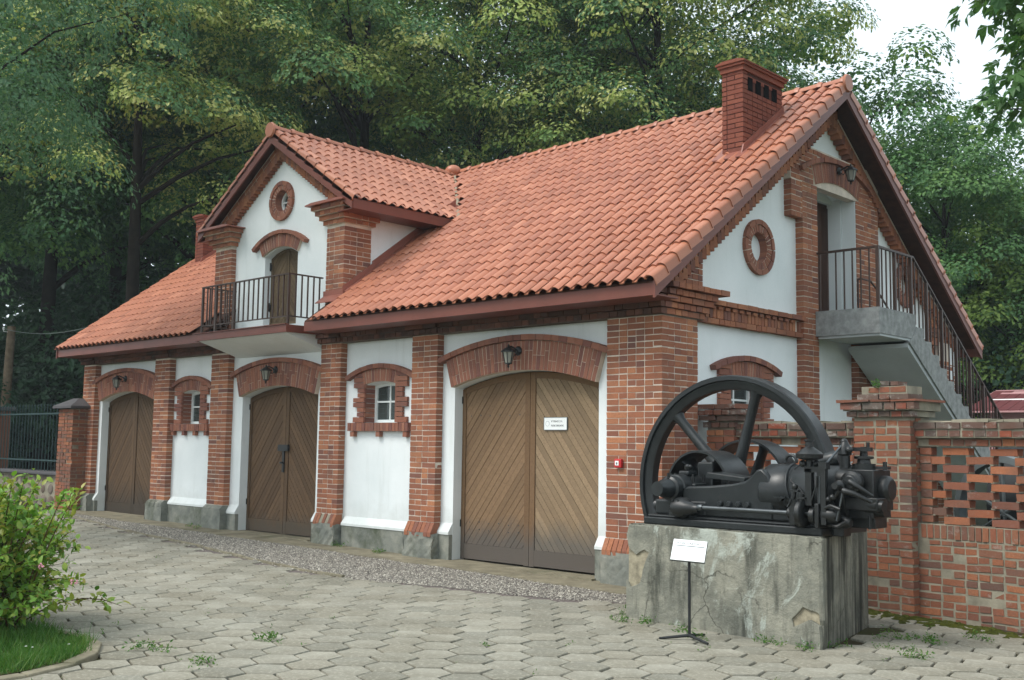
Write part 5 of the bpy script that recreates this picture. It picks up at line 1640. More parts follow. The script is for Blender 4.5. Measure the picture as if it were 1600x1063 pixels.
for xx in (-.13, .13):
    for yy in (-1.46, -1.28): bt.cyl((CX + xx, yy, CZ + .05), (CX + xx, yy, CZ + .11), .018, n=6); bt.cyl((CX + xx, yy, CZ + .10), (CX + xx, yy, CZ + .14), .010, n=6)
for yy in (-1.70, -1.58): bt.cyl((CX, yy, CZ + .09), (CX, yy, CZ + .15), .012, n=6); 
bt.lathe((CX, -1.36, CZ + .165), (0, 0, .07), [(0, .02), (.3, .035), (.7, .035), (1, .015)], 10); bt.sphere((CX + .03, -1.36, CZ + .21), .022, 8, 6)
bt.build('nuts', EG, BR, smooth=40)

def wheel(name, y0, y1, R, rim, hubr, nsp, a0, sw, parent=ENG, deep=False, bevel=True):
    c = V3((CX, 0, CZ))
    W = bpy.data.objects.new(name, None); W.empty_display_size = .1; put(W, parent)
    m_ = MB()
    n = 64
    th = rim
    if deep:   # heavy rim with a raised flange on both sides
        prof = [(R, y0 + .012), (R, y1 - .012), (R - .012, y1), (R - th * .35, y1), (R - th * .40, y1 - .03), (R - th * .85, y1 - .035), (R - th, y1 - .05), (R - th, y0 + .05), (R - th * .85, y0 + .035), (R - th * .40, y0 + .03), (R - th * .35, y0), (R - .012, y0)]
    else:
        prof = [(R, y0), (R + .006, (y0 + y1) / 2), (R, y1), (R - rim, y1), (R - rim, y0)]
    k = len(prof)
    vs = []
    for i in range(n):
        a = 2 * math.pi * i / n
        for r_, y_ in prof: vs.append((CX + math.cos(a) * r_, y_, CZ + math.sin(a) * r_))
    fs = []
    for i in range(n):
        for j in range(k):
            i2, j2 = (i + 1) % n, (j + 1) % k
            fs.append((i * k + j, i * k + j2, i2 * k + j2, i2 * k + j))
    m_.add(vs, [f[::-1] for f in fs]); m_.build('rim', EP, W, smooth=35)
    h = MB(); h.lathe((CX, y0 - .03, CZ), (0, y1 - y0 + .06, 0), [(0, hubr * .85), (.15, hubr), (.85, hubr), (1, hubr * .85)], 24); h.build('hub', EP, W, smooth=40)
    ym = (y0 + y1) / 2
    for s_ in range(nsp):
        a = a0 + 2 * math.pi * s_ / nsp
        d = V3((math.cos(a), 0, math.sin(a))); t_ = V3((-math.sin(a), 0, math.cos(a)))
        sp = MB(); vs = []; fs = []
        for q, (rr, sw_, dp) in enumerate(((hubr * .6, sw * 1.35, (y1 - y0) * .30), (hubr * 1.3, sw * 1.25, (y1 - y0) * .28), (R * .6, sw, (y1 - y0) * .24), (R - rim - .06, sw * 1.0, (y1 - y0) * .24), (R - rim + .01, sw * 1.6, (y1 - y0) * .32))):
            for j in range(12):
                b = 2 * math.pi * j / 12
                p_ = V3((CX, ym, CZ)) + d * rr + t_ * (math.cos(b) * sw_) + V3((0, math.sin(b) * dp, 0))
                vs.append(p_)
        for q in range(4):
            for j in range(12): fs.append((q * 12 + j, q * 12 + (j + 1) % 12, (q + 1) * 12 + (j + 1) % 12, (q + 1) * 12 + j))
        sp.add(vs, fs); sp.build('spoke', EP, W, smooth=50)
    return W
wheel('flywheel', -0.61, -0.40, 1.18, 0.15, 0.17, 6, rad(14), 0.055, deep=True)
wheel('near_pulley', -1.20, -0.76, 0.375, 0.022, 0.09, 5, rad(-10), 0.035)
wheel('far_pulley', -0.30, 0.03, 0.50, 0.024, 0.10, 5, rad(70), 0.04)
# lay shaft with bevel gear case
ls = MB(); ls.cyl((1.50, -1.77, 1.045), (3.04, -1.77, 1.045), .021, n=12)
LS = ls.build('lay_shaft', 'steel', ENG, smooth=40)
gc = MB(); gc.lathe((1.40, -1.74, 1.03), (0.30, -.02, 0), [(0, .03), (.05, .085), (.4, .095), (.55, .07), (.75, .06), (.8, .045), (1, .04)], 18); gc.lathe((1.46, -1.60, 1.04), (0, -.20, 0), [(0, .085), (.7, .09), (1, .06)], 18); gc.box(1.38, 1.54, -1.80, -1.64, .955, 1.0)
for k in range(6):
    a = rad(60 * k); gc.cyl((1.46 + math.cos(a) * .07, -1.79, 1.04 + math.sin(a) * .07), (1.46 + math.cos(a) * .07, -1.815, 1.04 + math.sin(a) * .07), .012, n=6)
gc.build('gear_case', EG, ENG, smooth=40)
hb_ = MB(); hb_.lathe((1.70, -1.77, 1.045), (.05, 0, 0), [(0, .03), (.5, .036), (1, .03)], 12); hb_.build('shaft_collar', 'steel', LS, smooth=40)
# cams and brackets on the shaft
cm_ = MB()
cm_.lathe((2.66, -1.77, 1.045), (.06, 0, 0), [(0, .05), (1, .05)], 16)
cm_.lathe((2.76, -1.77, 1.045), (.07, 0, 0), [(0, .10), (.2, .125), (.8, .125), (1, .10)], 24)
cm_.lathe((2.88, -1.77, 1.035), (.05, 0, 0), [(0, .07), (1, .07)], 16)
cm_.lathe((2.98, -1.76, 1.045), (.16, 0, 0), [(0, .05), (.2, .065), (.8, .065), (1, .04)], 16)
cm_.box(2.69, 2.75, -1.82, -1.60, .94, 1.16); cm_.box(2.94, 2.98, -1.83, -1.58, .93, 1.14); cm_.box(2.66, 3.10, -1.70, -1.40, .94, 1.04)
cm_.build('cams', EG, ENG, bevel=.006, smooth=40)
# governor
gv = MB()
gv.box(2.84, 2.90, -1.80, -1.74, 1.12, 1.44); gv.box(2.83, 2.99, -1.80, -1.73, 1.41, 1.46); gv.box(2.95, 2.99, -1.79, -1.75, 1.05, 1.42)
gv.lathe((2.87, -1.77, 1.44), (0, 0, .26), [(0, .03), (.08, .03), (.10, .03), (.28, .028), (.30, .06), (.36, .115), (.50, .120), (.56, .105), (.68, .06), (.74, .036), (.92, .034), (.94, .044), (1, .044)], 24)
GV = gv.build('governor', EG, ENG, smooth=40, bevel=0.0)
gbx = MB()
for xx, yy in ((-.055, -.02), (.055, .02)): gbx.sphere((2.87 + xx, -1.77 + yy, 1.485), .033, 12, 8)
gbx.build('governor_balls', EG, GV, smooth=80)
lv = MB()
lv.tube([(2.80, -1.81, 1.07), (2.76, -1.82, 1.14), (2.72, -1.82, 1.17), (2.68, -1.82, 1.10)], .012, 6); lv.tube([(2.72, -1.80, 1.17), (2.74, -1.80, 1.26)], .022, 8); lv.sphere((2.74, -1.80, 1.28), .03); lv.box(2.69, 2.78, -1.82, -1.77, 1.235, 1.25)
lv.tube([(2.80, -1.80, 1.13), (2.80, -1.80, 1.22)], .025, 8); lv.box(2.77, 2.85, -1.83, -1.77, 1.175, 1.19)
lv.tube([(2.90, -1.80, 1.16), (2.95, -1.80, 1.30), (2.955, -1.80, 1.38)], .008, 6)
lv.build('oil_cups', EG, ENG, smooth=50)
# cylinder head and valve gear
hd = MB()
hd.lathe((3.03, -1.38, CZ), (.10, 0, 0), [(0, .27), (1, .27)], 28)
hd.box(3.12, 3.36, -1.56, -1.22, 1.02, 1.44)
hd.box(3.10, 3.42, -1.62, -1.30, 1.09, 1.20)
hd.lathe((3.20, -1.60, 1.33), (0, -.10, 0), [(0, .10), (.6, .10), (.7, .07), (1, .06)], 18)
hd.lathe((3.02, -1.50, 1.33), (.14, -.0, 0), [(0, .12), (.8, .12), (.9, .10), (1, .10)], 18)
hd.box(2.80, 2.99, -1.55, -1.24, .856, 1.03); hd.box(2.98, 3.34, -1.50, -1.26, .93, 1.03); hd.box(3.02, 3.12, -1.64, -1.50, .855, 1.02)
hd.lathe((3.34, -1.36, 1.27), (.10, 0, 0), [(0, .12), (.7, .12), (1, .09)], 16)
HD = hd.build('cylinder_head', EG, ENG, bevel=.008, smooth=40)
hd2 = MB()
hd2.lathe((3.20, -1.40, 1.44), (0, 0, .20), [(0, .10), (.25, .10), (.27, .06), (.45, .055), (.47, .085), (.58, .085), (.60, .035), (1, .03)], 18)
hd2.lathe((3.06, -1.48, 1.44), (0, 0, .24), [(0, .05), (.5, .045), (.55, .06), (.8, .055), (1, .03)], 14)
hd2.box(3.04, 3.30, -1.47, -1.43, 1.60, 1.635); hd2.sphere((3.05, -1.47, 1.68), .035, 10, 6); hd2.box(3.28, 3.42, -1.40, -1.34, 1.445, 1.47); hd2.cyl((3.38, -1.37, 1.44), (3.38, -1.37, 1.51), .02, n=8)
hd2.sphere((3.12, -1.52, 1.61), .035, 10, 6); hd2.cyl((3.25, -1.42, 1.60), (3.25, -1.42, 1.68), .016, n=8)
hd2.build('valve_cage', EG, HD, smooth=40)
pr_ = MB()
pr_.box(3.00, 3.045, -1.82, -1.77, .96, 1.46); pr_.box(2.985, 3.06, -1.83, -1.76, 1.44, 1.50)
pr_.tube([(3.02, -1.80, 1.10), (3.10, -1.83, 1.13), (3.18, -1.82, 1.10)], .018, 8)
pr_.tube([(3.20, -1.80, 1.26), (3.30, -1.80, 1.24), (3.42, -1.72, 1.17)], [.03, .024, .014], 8); pr_.lathe((3.14, -1.72, 1.30), (0, -.12, 0), [(0, .05), (.4, .05), (.5, .035), (1, .03)], 12)
pr_.tube([(3.24, -1.76, 1.34), (3.34, -1.78, 1.29), (3.42, -1.70, 1.22)], [.028, .02, .012], 8)
pr_.sphere((3.10, -1.80, 1.20), .028); pr_.sphere((3.06, -1.80, 1.18), .024); pr_.tube([(3.02, -1.80, 1.17), (3.12, -1.80, 1.20), (3.16, -1.80, 1.26)], .014, 6)
pr_.build('levers', EG, HD, smooth=50)
rod = MB()
rod.tube([(2.96, -1.74, 1.43), (3.05, -1.50, 1.66)], .011, 8); rod.tube([(3.14, -1.81, 1.00), (3.20, -1.80, 1.26)], .010, 8); rod.tube([(2.97, -1.79, 1.06), (2.975, -1.79, 1.38)], .008, 6)
rod.build('push_rods', 'steel', HD, smooth=60)
ex = MB(); ex.lathe((3.30, -1.55, 1.14), (.16, -.02, -.01), [(0, .07), (.7, .065), (.72, .05), (1, .045)], 14); ex.lathe((3.28, -1.50, 1.085), (.16, 0, 0), [(0, .05), (1, .05)], 12); ex.cyl((3.32, -1.56, 1.05), (3.32, -1.56, .93), .014, n=8)
ex.lathe((3.00, -1.62, .99), (.20, -.04, -.01), [(0, .04), (.3, .055), (.8, .055), (1, .03)], 12); ex.tube([(3.04, -1.74, .96), (3.12, -1.76, .95), (3.18, -1.72, .99)], .018, 8)
ex.build('exhaust', EG, HD, smooth=40)

# ------------------------------------------------------------------ small things on and by the house
def text_mesh(txt, size, name, mat, mw, parent):
    cu = bpy.data.curves.new('txt', 'FONT'); cu.body = txt; cu.size = size; cu.align_x = 'LEFT'; cu.extrude = 0.0005
    to = bpy.data.objects.new('txt', cu); COL.objects.link(to)
    dg = bpy.context.evaluated_depsgraph_get(); dg.update()
    me = bpy.data.meshes.new_from_object(to.evaluated_get(dg))
    COL.objects.unlink(to); bpy.data.objects.remove(to)
    me.materials.clear(); me.materials.append(MT[mat])
    o = bpy.data.objects.new(name, me); o.matrix_basis = mw; return put(o, parent)

# plate on the near door
SGN = thing('sign_plate', (-1.93, 0.29, 1.84), 'small white notice plate fixed to the right leaf of the nearest door', 'sign')
q = MB(); q.fbox(FX, -2.135, -1.735, 1.825, 1.985, -0.294, -0.284); q.build('plate', 'sign_white', SGN)
q = MB()
for a, b, c_, d_ in ((-2.142, -1.728, 1.985, 1.991), (-2.142, -1.728, 1.819, 1.825), (-2.142, -2.135, 1.825, 1.985), (-1.735, -1.728, 1.825, 1.985)): q.fbox(FX, a, b, c_, d_, -0.294, -0.281)
q.build('border', 'machine_grey', SGN)
RX90 = Matrix.Rotation(rad(90), 4, 'X')
text_mesh('W TERENIE K.Z.I.A.', 0.034, 'lettering', 'ink', Matrix.Translation((-2.01, .2832, 1.925)) @ RX90 @ Matrix.Diagonal((.70, 1, 1, 1)), SGN)
text_mesh('PALENIE ZABRONIONE', 0.034, 'lettering', 'ink', Matrix.Translation((-2.01, .2832, 1.868)) @ RX90 @ Matrix.Diagonal((.62, 1, 1, 1)), SGN)
em = MB()
for k in range(14):
    a, b = rad(360 * k / 14), rad(360 * (k + 1) / 14)
    em.prism([(-2.075 + math.cos(a) * .036, 1.905 + math.sin(a) * .036), (-2.075 + math.cos(b) * .036, 1.905 + math.sin(b) * .036), (-2.075 + math.cos(b) * .031, 1.905 + math.sin(b) * .031), (-2.075 + math.cos(a) * .031, 1.905 + math.sin(a) * .031)], FX, -.284, -.283)
em.build('emblem', 'ink_pale', SGN)
# fire alarm button
AL = thing('alarm_box', (-0.63, 0, 1.36), 'small red alarm call box on the brick corner pilaster', 'alarm box')
q = MB(); q.fbox(FX, -0.685, -0.575, 1.355, 1.465, 0.003, 0.05); q.build('case', 'red_plastic', AL, bevel=.012)
q = MB(); q.fbox(FX, -0.665, -0.61, 1.385, 1.44, 0.0501, 0.053); q.build('front', 'sign_white', AL)
q = MB(); q.lathe(fr_at(FX, -0.637, 1.412, .053), FX[3] * .006, [(0, .011), (1, .008)], 12); q.fbox(FX, -0.641, -0.633, 1.392, 1.404, 0.053, 0.055); q.build('button', 'ink', AL)

# wall lanterns
def lantern_proto():
    L = bpy.data.objects.new('wall_lantern', None); L.empty_display_size = .1; COL.objects.link(L)
    a = MB(); a.lathe((0, 0, 0.02), (0, -.03, 0), [(0, .065), (.5, .06), (1, .03)], 14); a.tube([(0, -.02, .02), (0, -.08, .05), (0, -.14, .07), (0, -.19, .05)], .013, 8); a.tube([(0, -.03, -.02), (0, -.07, -.05), (0, -.10, -.02), (0, -.08, .02)], .008, 6); a.build('bracket', 'black_iron', L, smooth=50)
    c = MB(); c.lathe((0, -.19, -.01), (0, 0, .085), [(0, .105), (.15, .10), (.5, .065), (.75, .03), (.8, .02), (1, .012)], 6); c.sphere((0, -.19, .08), .016, 8, 6); c.build('roof', 'black_iron', L)
    g_ = MB(); g_.lathe((0, -.19, -.155), (0, 0, .145), [(0, .045), (1, .078)], 6, False); g_.build('glass', 'lamp_glass', L)
    b = MB(); b.lathe((0, -.19, -.22), (0, 0, .065), [(0, .008), (.3, .018), (.4, .01), (.7, .02), (.8, .05), (1, .05)], 8)
    for k in range(6):
        t_ = rad(60 * k); b.tube([(math.cos(t_) * .047, -.19 + math.sin(t_) * .047, -.155), (math.cos(t_) * .08, -.19 + math.sin(t_) * .08, -.01)], .005, 4)
    b.build('cage', 'black_iron', L, smooth=40)
    return L
LP = lantern_proto()
for k, (mw, lab) in enumerate((
    (Matrix.Translation((-2.40, 0.04, 2.86)), 'black wall lantern on the brick arch of the nearest big door'),
    (Matrix.Translation((-8.10, 0.04, 2.82)), 'black wall lantern on the arch below the balcony'),
    (Matrix.Translation((-13.45, 0.04, 2.84)), 'black wall lantern on the arch of the leftmost door'),
    (Matrix.Translation((0.03, 4.50, 5.80)) @ Matrix.Rotation(rad(90), 4, 'Z'), 'black wall lantern over the upper gable door'))):
    o = LP if k == 0 else copy_tree(LP)
    o.matrix_basis = mw
    tag(o, lab, 'lantern', 'wall lanterns over the doors')

# information stand by the block
ST_ = thing('information_stand', (2.0, -2.36, gz(2)), 'white tilted information panel on a thin black stand before the block', 'sign stand')
bx_, by_ = 2.0, -2.36
q = MB(); q.tube([(bx_, by_, gz(2) + .03), (bx_, by_, .64)], .013, 10); q.build('post', 'black_iron', ST_, smooth=50)
for a in (-135, -20, 95):
    q = MB(); e = V3((bx_ + math.cos(rad(a)) * .27, by_ + math.sin(rad(a)) * .27, gz(2) + .012)); q.tube([(bx_, by_, gz(2) + .04), (bx_ + (e.x - bx_) * .4, by_ + (e.y - by_) * .4, gz(2) + .028), e], [.016, .014, .011], 8); q.build('foot', 'black_iron', ST_, smooth=50)
ang_ = rad(28)
pm = Matrix.Translation((bx_ + .01, by_ - .02, .70)) @ Matrix.Rotation(ang_, 4, 'Z') @ Matrix.Rotation(rad(50), 4, 'X') @ Matrix.Rotation(rad(-4), 4, 'Z')
def plate_box(x0, x1, y0, y1, z0, z1, name, mat):
    m_ = MB(); m_.fbox((V3((0, 0, 0)), V3((1, 0, 0)), V3((0, 1, 0)), V3((0, 0, 1))), x0, x1, y0, y1, z0, z1)
    me = m_.mesh(name); me.materials.append(MT[mat]); o = bpy.data.objects.new(name, me); o.matrix_basis = pm; return put(o, ST_)
plate_box(-.15, .15, -.11, .11, -.008, .0, 'panel', 'sign_white'); plate_box(-.155, .155, -.115, .115, -.016, -.0081, 'backing', 'black_iron')
text_mesh('SILNIK GAZOWY', .030, 'lettering', 'ink', pm @ Matrix.Translation((-.125, .062, .001)), ST_)
plate_box(-.135, .135, .040, .048, .0004, .0012, 'rule', 'machine_grey')
for k, (txt, xx) in enumerate((('1905 r.', -.03), ('moc 35 KM', -.06))):
    text_mesh(txt, .022, 'lettering', 'ink_pale', pm @ Matrix.Translation((xx, -.01 - .045 * k, .001)), ST_)

# ------------------------------------------------------------------ left: gate pillar, railing, pole
GPL = thing('gate_pillar', (-15.45, -0.05, gz(-15.4)), 'old brick gate pillar with dark pyramid cap beside the leftmost door', 'pillar')
q = MB(); q.box(-15.66, -14.98, -0.30, 0.30, -0.1, 2.26); gp = q.build('shaft', 'mortar_garden', GPL)
f_ = (V3((0, -0.31, 0)), V3((1, 0, 0)), V3((0, 0, 1)), V3((0, -1, 0)))
lay(gp, 'brick_garden', f_, -15.67, -14.97, 0.1, 2.26, 0.012, 0.1, corner='hi', rough=.008)
f_ = (V3((-14.97, 0, 0)), V3((0, 1, 0)), V3((0, 0, 1)), V3((1, 0, 0)))
lay(gp, 'brick_garden', f_, -0.18, 0.30, 0.1, 2.26, 0.0, 0.1, rough=.008)
q = MB()
e = .10; zc = 2.27
v_ = [(-15.67 - e, -.32 - e, zc), (-14.97 + e, -.32 - e, zc), (-14.97 + e, .31 + e, zc), (-15.67 - e, .31 + e, zc)]
v2 = [(x, y, zc + .05) for x, y, _z in v_]; v3 = [(-15.50, -.1, zc + .22), (-15.22, -.1, zc + .22), (-15.22, .1, zc + .22), (-15.50, .1, zc + .22)]
q.add(v_ + v2 + v3, [(3, 2, 1, 0)] + [(k * 4 + i, k * 4 + (i + 1) % 4, k * 4 + 4 + (i + 1) % 4, k * 4 + 4 + i) for k in (0, 1) for i in range(4)] + [(8, 9, 10, 11)])
q.build('cap', 'cap_slate', GPL)
GP2 = thing('gate_pillar', (-20.9, 0.3, gz(-20.9)), 'brick gate pillar with a flat cap at the left edge of the picture', 'pillar')
q = MB(); q.box(-21.3, -20.55, 0.0, 0.6, 0, 2.30); q.build('shaft', 'brick_garden', GP2); q = MB(); q.box(-21.4, -20.45, -.1, .7, 2.305, 2.40); q.build('cap', 'cap_slate', GP2, bevel=.02)
LW = thing('stone_wall', (-18.2, 0.3, gz(-18)), 'low fieldstone wall under the green iron railing', 'wall')
q = MB(); q.box(-20.5, -15.9, 0.10, 0.55, -0.1, 0.80); q.build('wall_body', 'mortar_garden', LW)
q = MB(); q.box(-20.5, -15.88, 0.0, 0.62, 0.805, 0.875); q.build('coping', 'cap_slate', LW, bevel=.015)
u = -20.4
while u < -16.0:
    z = 0.12
    while z < 0.75:
        w_, h_ = random.uniform(.22, .4), random.uniform(.16, .26)
        h_ = min(h_, .79 - z)
        if h_ > .06:
            s_ = MB(); s_.lathe((u + w_ / 2, 0.11, z + h_ / 2), (0, -.022, 0), [(0, 1), (.6, .98), (1, .90)], 9)
            cxx, czz = u + w_ / 2, z + h_ / 2
            s_.v = [(cxx + (a - cxx) * w_ * .49 * random.uniform(.9, 1.05), b, czz + (c - czz) * h_ * .48 * random.uniform(.9, 1.05)) for a, b, c in s_.v]
            s_.build('stone', 'fieldstone', LW, smooth=50)
        z += h_ + .015
    u += .38
FE = thing('iron_railing', (-18.2, 0.3, 0.88), 'dark green iron railing with upright bars on the low wall', 'railing')
for k in range(27):
    x = -20.45 + k * .173
    q = MB(); q.cyl((x, 0.3, 0.876), (x, 0.3, 2.36), .011, n=6); q.lathe((x, .3, 2.36), (0, 0, .08), [(0, .012), (.3, .02), (1, .002)], 6); q.build('bar', 'fence_green', FE)
for zz in (1.10, 2.18):
    q = MB(); q.box(-20.5, -15.9, .285, .315, zz, zz + .035); q.build('rail', 'fence_green', FE)
PO = thing('utility_pole', (-24.6, 2.0, gz(-24.6)), 'grey weathered wooden utility pole at the left edge', 'pole')
q = MB(); q.tube([(-24.62, 2.0, gz(-24) - .3), (-24.50, 2.0, 2.2), (-24.36, 2.0, 4.83)], [.15, .135, .11], 14); q.build('shaft', 'pole_wood', PO, smooth=50)
q = MB(); q.tube([(-24.36, 1.9, 4.66), (-24.28, 1.75, 4.66), (-24.28, 1.75, 4.72)], .012, 6); q.lathe((-24.28, 1.75, 4.70), (0, 0, .09), [(0, .02), (.3, .035), (.6, .03), (.7, .035), (1, .02)], 10); q.build('insulator', 'sign_white', PO, smooth=50)
WR = MB(); pts = []
for k in range(13):
    t = k / 12; pts.append((-24.28 + (-14.4 + 24.28) * t, 1.75 + (0.9 - 1.75) * t, 4.74 + (4.55 - 4.74) * t - .35 * 4 * t * (1 - t)))
WR.tube(pts, .010, 6); o = WR.build('overhead_wire', 'wire', None, label='single overhead wire from the pole to the tiled roof', cat='wire')
flush_bricks(0, lambda b: False)

# right background: low shed with maroon roof, grey machine behind the openwork
SH = thing('metal_shed', (2.0, 13.0, gz(0)), 'low shed with maroon sheet roof beyond the garden wall', 'shed')
q = MB(); q.box(-0.6, 6.0, 12.0, 15.0, -.1, 2.42); q.build('wall', 'maroon_pale', SH)
q = MB()
fs_ = (V3((0, 0, 0)), V3((0, 1, 0)), V3((0, 0, 1)), V3((1, 0, 0)))
for k in range(34):
    x = -0.95 + k * .21
    q.prism([(11.7, 2.40 - .012 * x), (13.4, 2.86 - .012 * x), (13.4, 2.90 - .012 * x), (11.7, 2.44 - .012 * x)], (V3((x, 0, 0)), fs_[1], fs_[2], fs_[3]), 0, .20, random.random())
q.build('roof_sheets', 'maroon', SH)
q = MB(); q.prism([(12.55, 2.65), (12.62, 2.67), (12.62, 2.70), (12.55, 2.68)], (V3((-0.95, 0, 0)), fs_[1], fs_[2], fs_[3]), 0, 7.2); q.build('white_strip', 'sign_white', SH)
q = MB(); q.prism([(13.1, 2.80), (13.5, 2.90), (13.5, 2.93), (13.1, 2.83)], (V3((-0.97, 0, 0)), fs_[1], fs_[2], fs_[3]), 0, 7.2); q.prism([(11.68, 2.39), (11.95, 2.46), (11.95, 2.49), (11.68, 2.42)], (V3((-0.97, 0, 0)), fs_[1], fs_[2], fs_[3]), 0, 7.2); q.build('pale_edge', 'maroon_pale', SH)  # upper strip puts the roof's pale sheen into the colour
MC = thing('grey_machine', (3.8, 2.4, gz(3.8)), 'grey machine parts glimpsed through the openwork brick wall', 'machine')
def ring(cx, cy, cz, R, nrm, t, w_):
    m_ = MB(); n = 28; d = V3(nrm).normalized(); x_ = d.orthogonal().normalized(); y_ = d.cross(x_)
    vs = []
    for i in range(n):
        a = 2 * math.pi * i / n
        dr_ = x_ * math.cos(a) + y_ * math.sin(a)
        for r_, o_ in ((R, -w_), (R, w_), (R - t, w_), (R - t, -w_)): vs.append(V3((cx, cy, cz)) + dr_ * r_ + d * o_)
    m_.add(vs, [(i * 4 + j, i * 4 + (j + 1) % 4, ((i + 1) % n) * 4 + (j + 1) % 4, ((i + 1) % n) * 4 + j) for i in range(n) for j in range(4)])
    for k in range(6):
        a = rad(60 * k + 12); m_.tube([(cx, cy, cz), V3((cx, cy, cz)) + (x_ * math.cos(a) + y_ * math.sin(a)) * (R - t)], .02, 6)
    return m_
ring(3.3, 1.7, .95, .62, (.35, 1, 0), .07, .06).build('wheel', 'machine_grey', MC, smooth=40)
ring(4.3, 1.75, .95, .72, (.2, 1, 0), .08, .06).build('wheel', 'machine_grey', MC, smooth=40)
q = MB(); q.lathe((3.6, 2.0, 1.1), (1.0, -.1, 0), [(0, .06), (.05, .16), (.9, .16), (1, .1)], 18); q.box(3.2, 5.2, 1.8, 2.0, .45, .55); q.build('drum', 'machine_grey', MC, smooth=40)
q = MB(); q.lathe((2.95, 3.0, 1.0), (4.2, -.3, 0), [(0, .3), (.01, .82), (.97, .82), (1, .6)], 24); q.box(3.0, 7.0, 2.4, 3.4, -.1, .5); q.build('dark_backing', 'shade_dark', MC, smooth=40)  # added dark body that makes the gaps in the openwork read as shade
q = MB(); q.box(4.2, 4.6, 1.9, 2.1, 1.15, 1.42); q.build('housing', 'sign_white', MC, bevel=.03)

# ------------------------------------------------------------------ vegetation
def leaf_cloud(pos, nrm, size, r, aspect=0.62, droop=0.0, seed=0, fold=0.18):
    """one folded rhombic leaf (two triangles) per position; nrm = facing"""
    n = len(pos)
    g_ = np.random.default_rng(seed)
    nrm = nrm / np.maximum(1e-6, np.linalg.norm(nrm, axis=1, keepdims=True))
    t = g_.normal(size=(n, 3)); t[:, 2] -= droop
    t -= nrm * (t * nrm).sum(1, keepdims=True)
    t /= np.maximum(1e-6, np.linalg.norm(t, axis=1, keepdims=True))
    b = np.cross(nrm, t)
    s = size[:, None]
    v = np.empty((n, 4, 3))
    v[:, 0] = pos
    v[:, 1] = pos + t * s * .5 + b * s * aspect * .5 + nrm * s * fold * .5
    v[:, 2] = pos + t * s - nrm * s * fold * .4
    v[:, 3] = pos + t * s * .5 - b * s * aspect * .5 + nrm * s * fold * .5
    f = np.array([(0, 3, 2, 1)])[None] + (np.arange(n) * 4)[:, None, None]
    return v.reshape(-1, 3), f.reshape(-1, 4), r

def crown_mesh(name, mat, H, R, nb, per, lsize, seed, droop=0.5, bsize=(1.0, 1.7), flat=0.8, tipbright=0.5, lowcut=-0.8):
    """many drooping sprays spread through a crown: leaves lie over the top of each spray and hang at its rim"""
    g_ = np.random.default_rng(seed)
    P, Nn, Sz, Rr = [], [], [], []
    cen = []
    k = 0
    while k < nb:
        d = g_.normal(size=3); d /= np.linalg.norm(d)
        if d[2] < lowcut: continue
        rr = g_.uniform(.35, 1.0) ** .5
        wob = 1 + .18 * math.sin(3 * math.atan2(d[1], d[0]) + seed) * (1 - abs(d[2])) + .10 * math.sin(7 * d[2] + 5 * d[0] + seed)
        c = np.array([d[0] * R * rr * wob, d[1] * R * rr * wob, d[2] * H * rr]) + g_.normal(size=3) * .3
        bs = g_.uniform(*bsize)
        cen.append((c, bs)); k += 1
        m_ = int(per * bs * bs)
        q = g_.normal(size=(m_, 3)); q[:, :2] += d[:2] * .45
        q[:, 2] = np.abs(q[:, 2]) * .9 - .12
        q /= np.linalg.norm(q, axis=1, keepdims=True)
        tw = g_.normal(size=(12, 3)); tw[:, 2] = np.abs(tw[:, 2]); tw /= np.linalg.norm(tw, axis=1, keepdims=True)
        dot = (q[:, None, :] * tw[None]).sum(-1).max(1)
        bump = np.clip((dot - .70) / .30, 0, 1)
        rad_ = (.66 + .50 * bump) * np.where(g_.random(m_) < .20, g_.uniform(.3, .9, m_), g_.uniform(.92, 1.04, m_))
        off = q * rad_[:, None]
        p = c + off * bs * np.array([1.0, 1.0, flat]) + g_.normal(size=(m_, 3)) * .04
        hr = np.hypot(off[:, 0], off[:, 1])
        p[:, 2] -= droop * .55 * hr * hr * bs
        nn = q * np.array([.9, .9, 1.2]) + np.array([d[0] * .2, d[1] * .2, .30]) + g_.normal(size=(m_, 3)) * .25
        P.append(p); Nn.append(nn); Sz.append(g_.uniform(.6, 1.3, m_) * lsize)
        tone = g_.normal() * .10
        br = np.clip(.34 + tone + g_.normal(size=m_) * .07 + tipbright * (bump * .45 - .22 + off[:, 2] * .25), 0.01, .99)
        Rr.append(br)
    P = np.concatenate(P); Nn = np.concatenate(Nn); Sz = np.concatenate(Sz); Rr = np.concatenate(Rr)
    v, f, r = leaf_cloud(P, Nn, Sz, Rr, droop=droop, seed=seed + 1)
    return np_mesh(name, v, f, r, mat, 'mesh'), cen

def trunk_mesh(name, h, r0, cen, seed, z0):
    """tapered trunk with limbs to some of the boughs; z0 = height of the crown's centre"""
    g_ = np.random.default_rng(seed); m_ = MB()
    lean = g_.normal(size=2) * .25
    T = lambda t: V3((lean[0] * t * t, lean[1] * t * t, h * t))
    m_.tube([T(k / 8) for k in range(9)], [r0 * 1.35] + [r0 * (1 - .85 * k / 8) for k in range(1, 9)], 9)
    for c, bs in sorted(cen, key=lambda q: g_.random())[:16]:
        e = V3((c[0], c[1], c[2] + z0))
        t = max(.22, min(.9, (e.z - np.hypot(c[0], c[1]) * .55) / h))
        s = T(t)
        mid = s + (e - s) * .5 + V3((0, 0, .35 + .3 * g_.random())) + V3((g_.normal() * .2, g_.normal() * .2, 0))
        ra = r0 * (1 - .85 * t) * .55
        m_.tube([s, s + (mid - s) * .5 + V3((0, 0, .12)), mid, mid + (e - mid) * .6, e], [ra, ra * .8, ra * .55, ra * .35, ra * .15], 6)
    me = m_.mesh(name, 60); me.materials.append(MT['bark']); return me

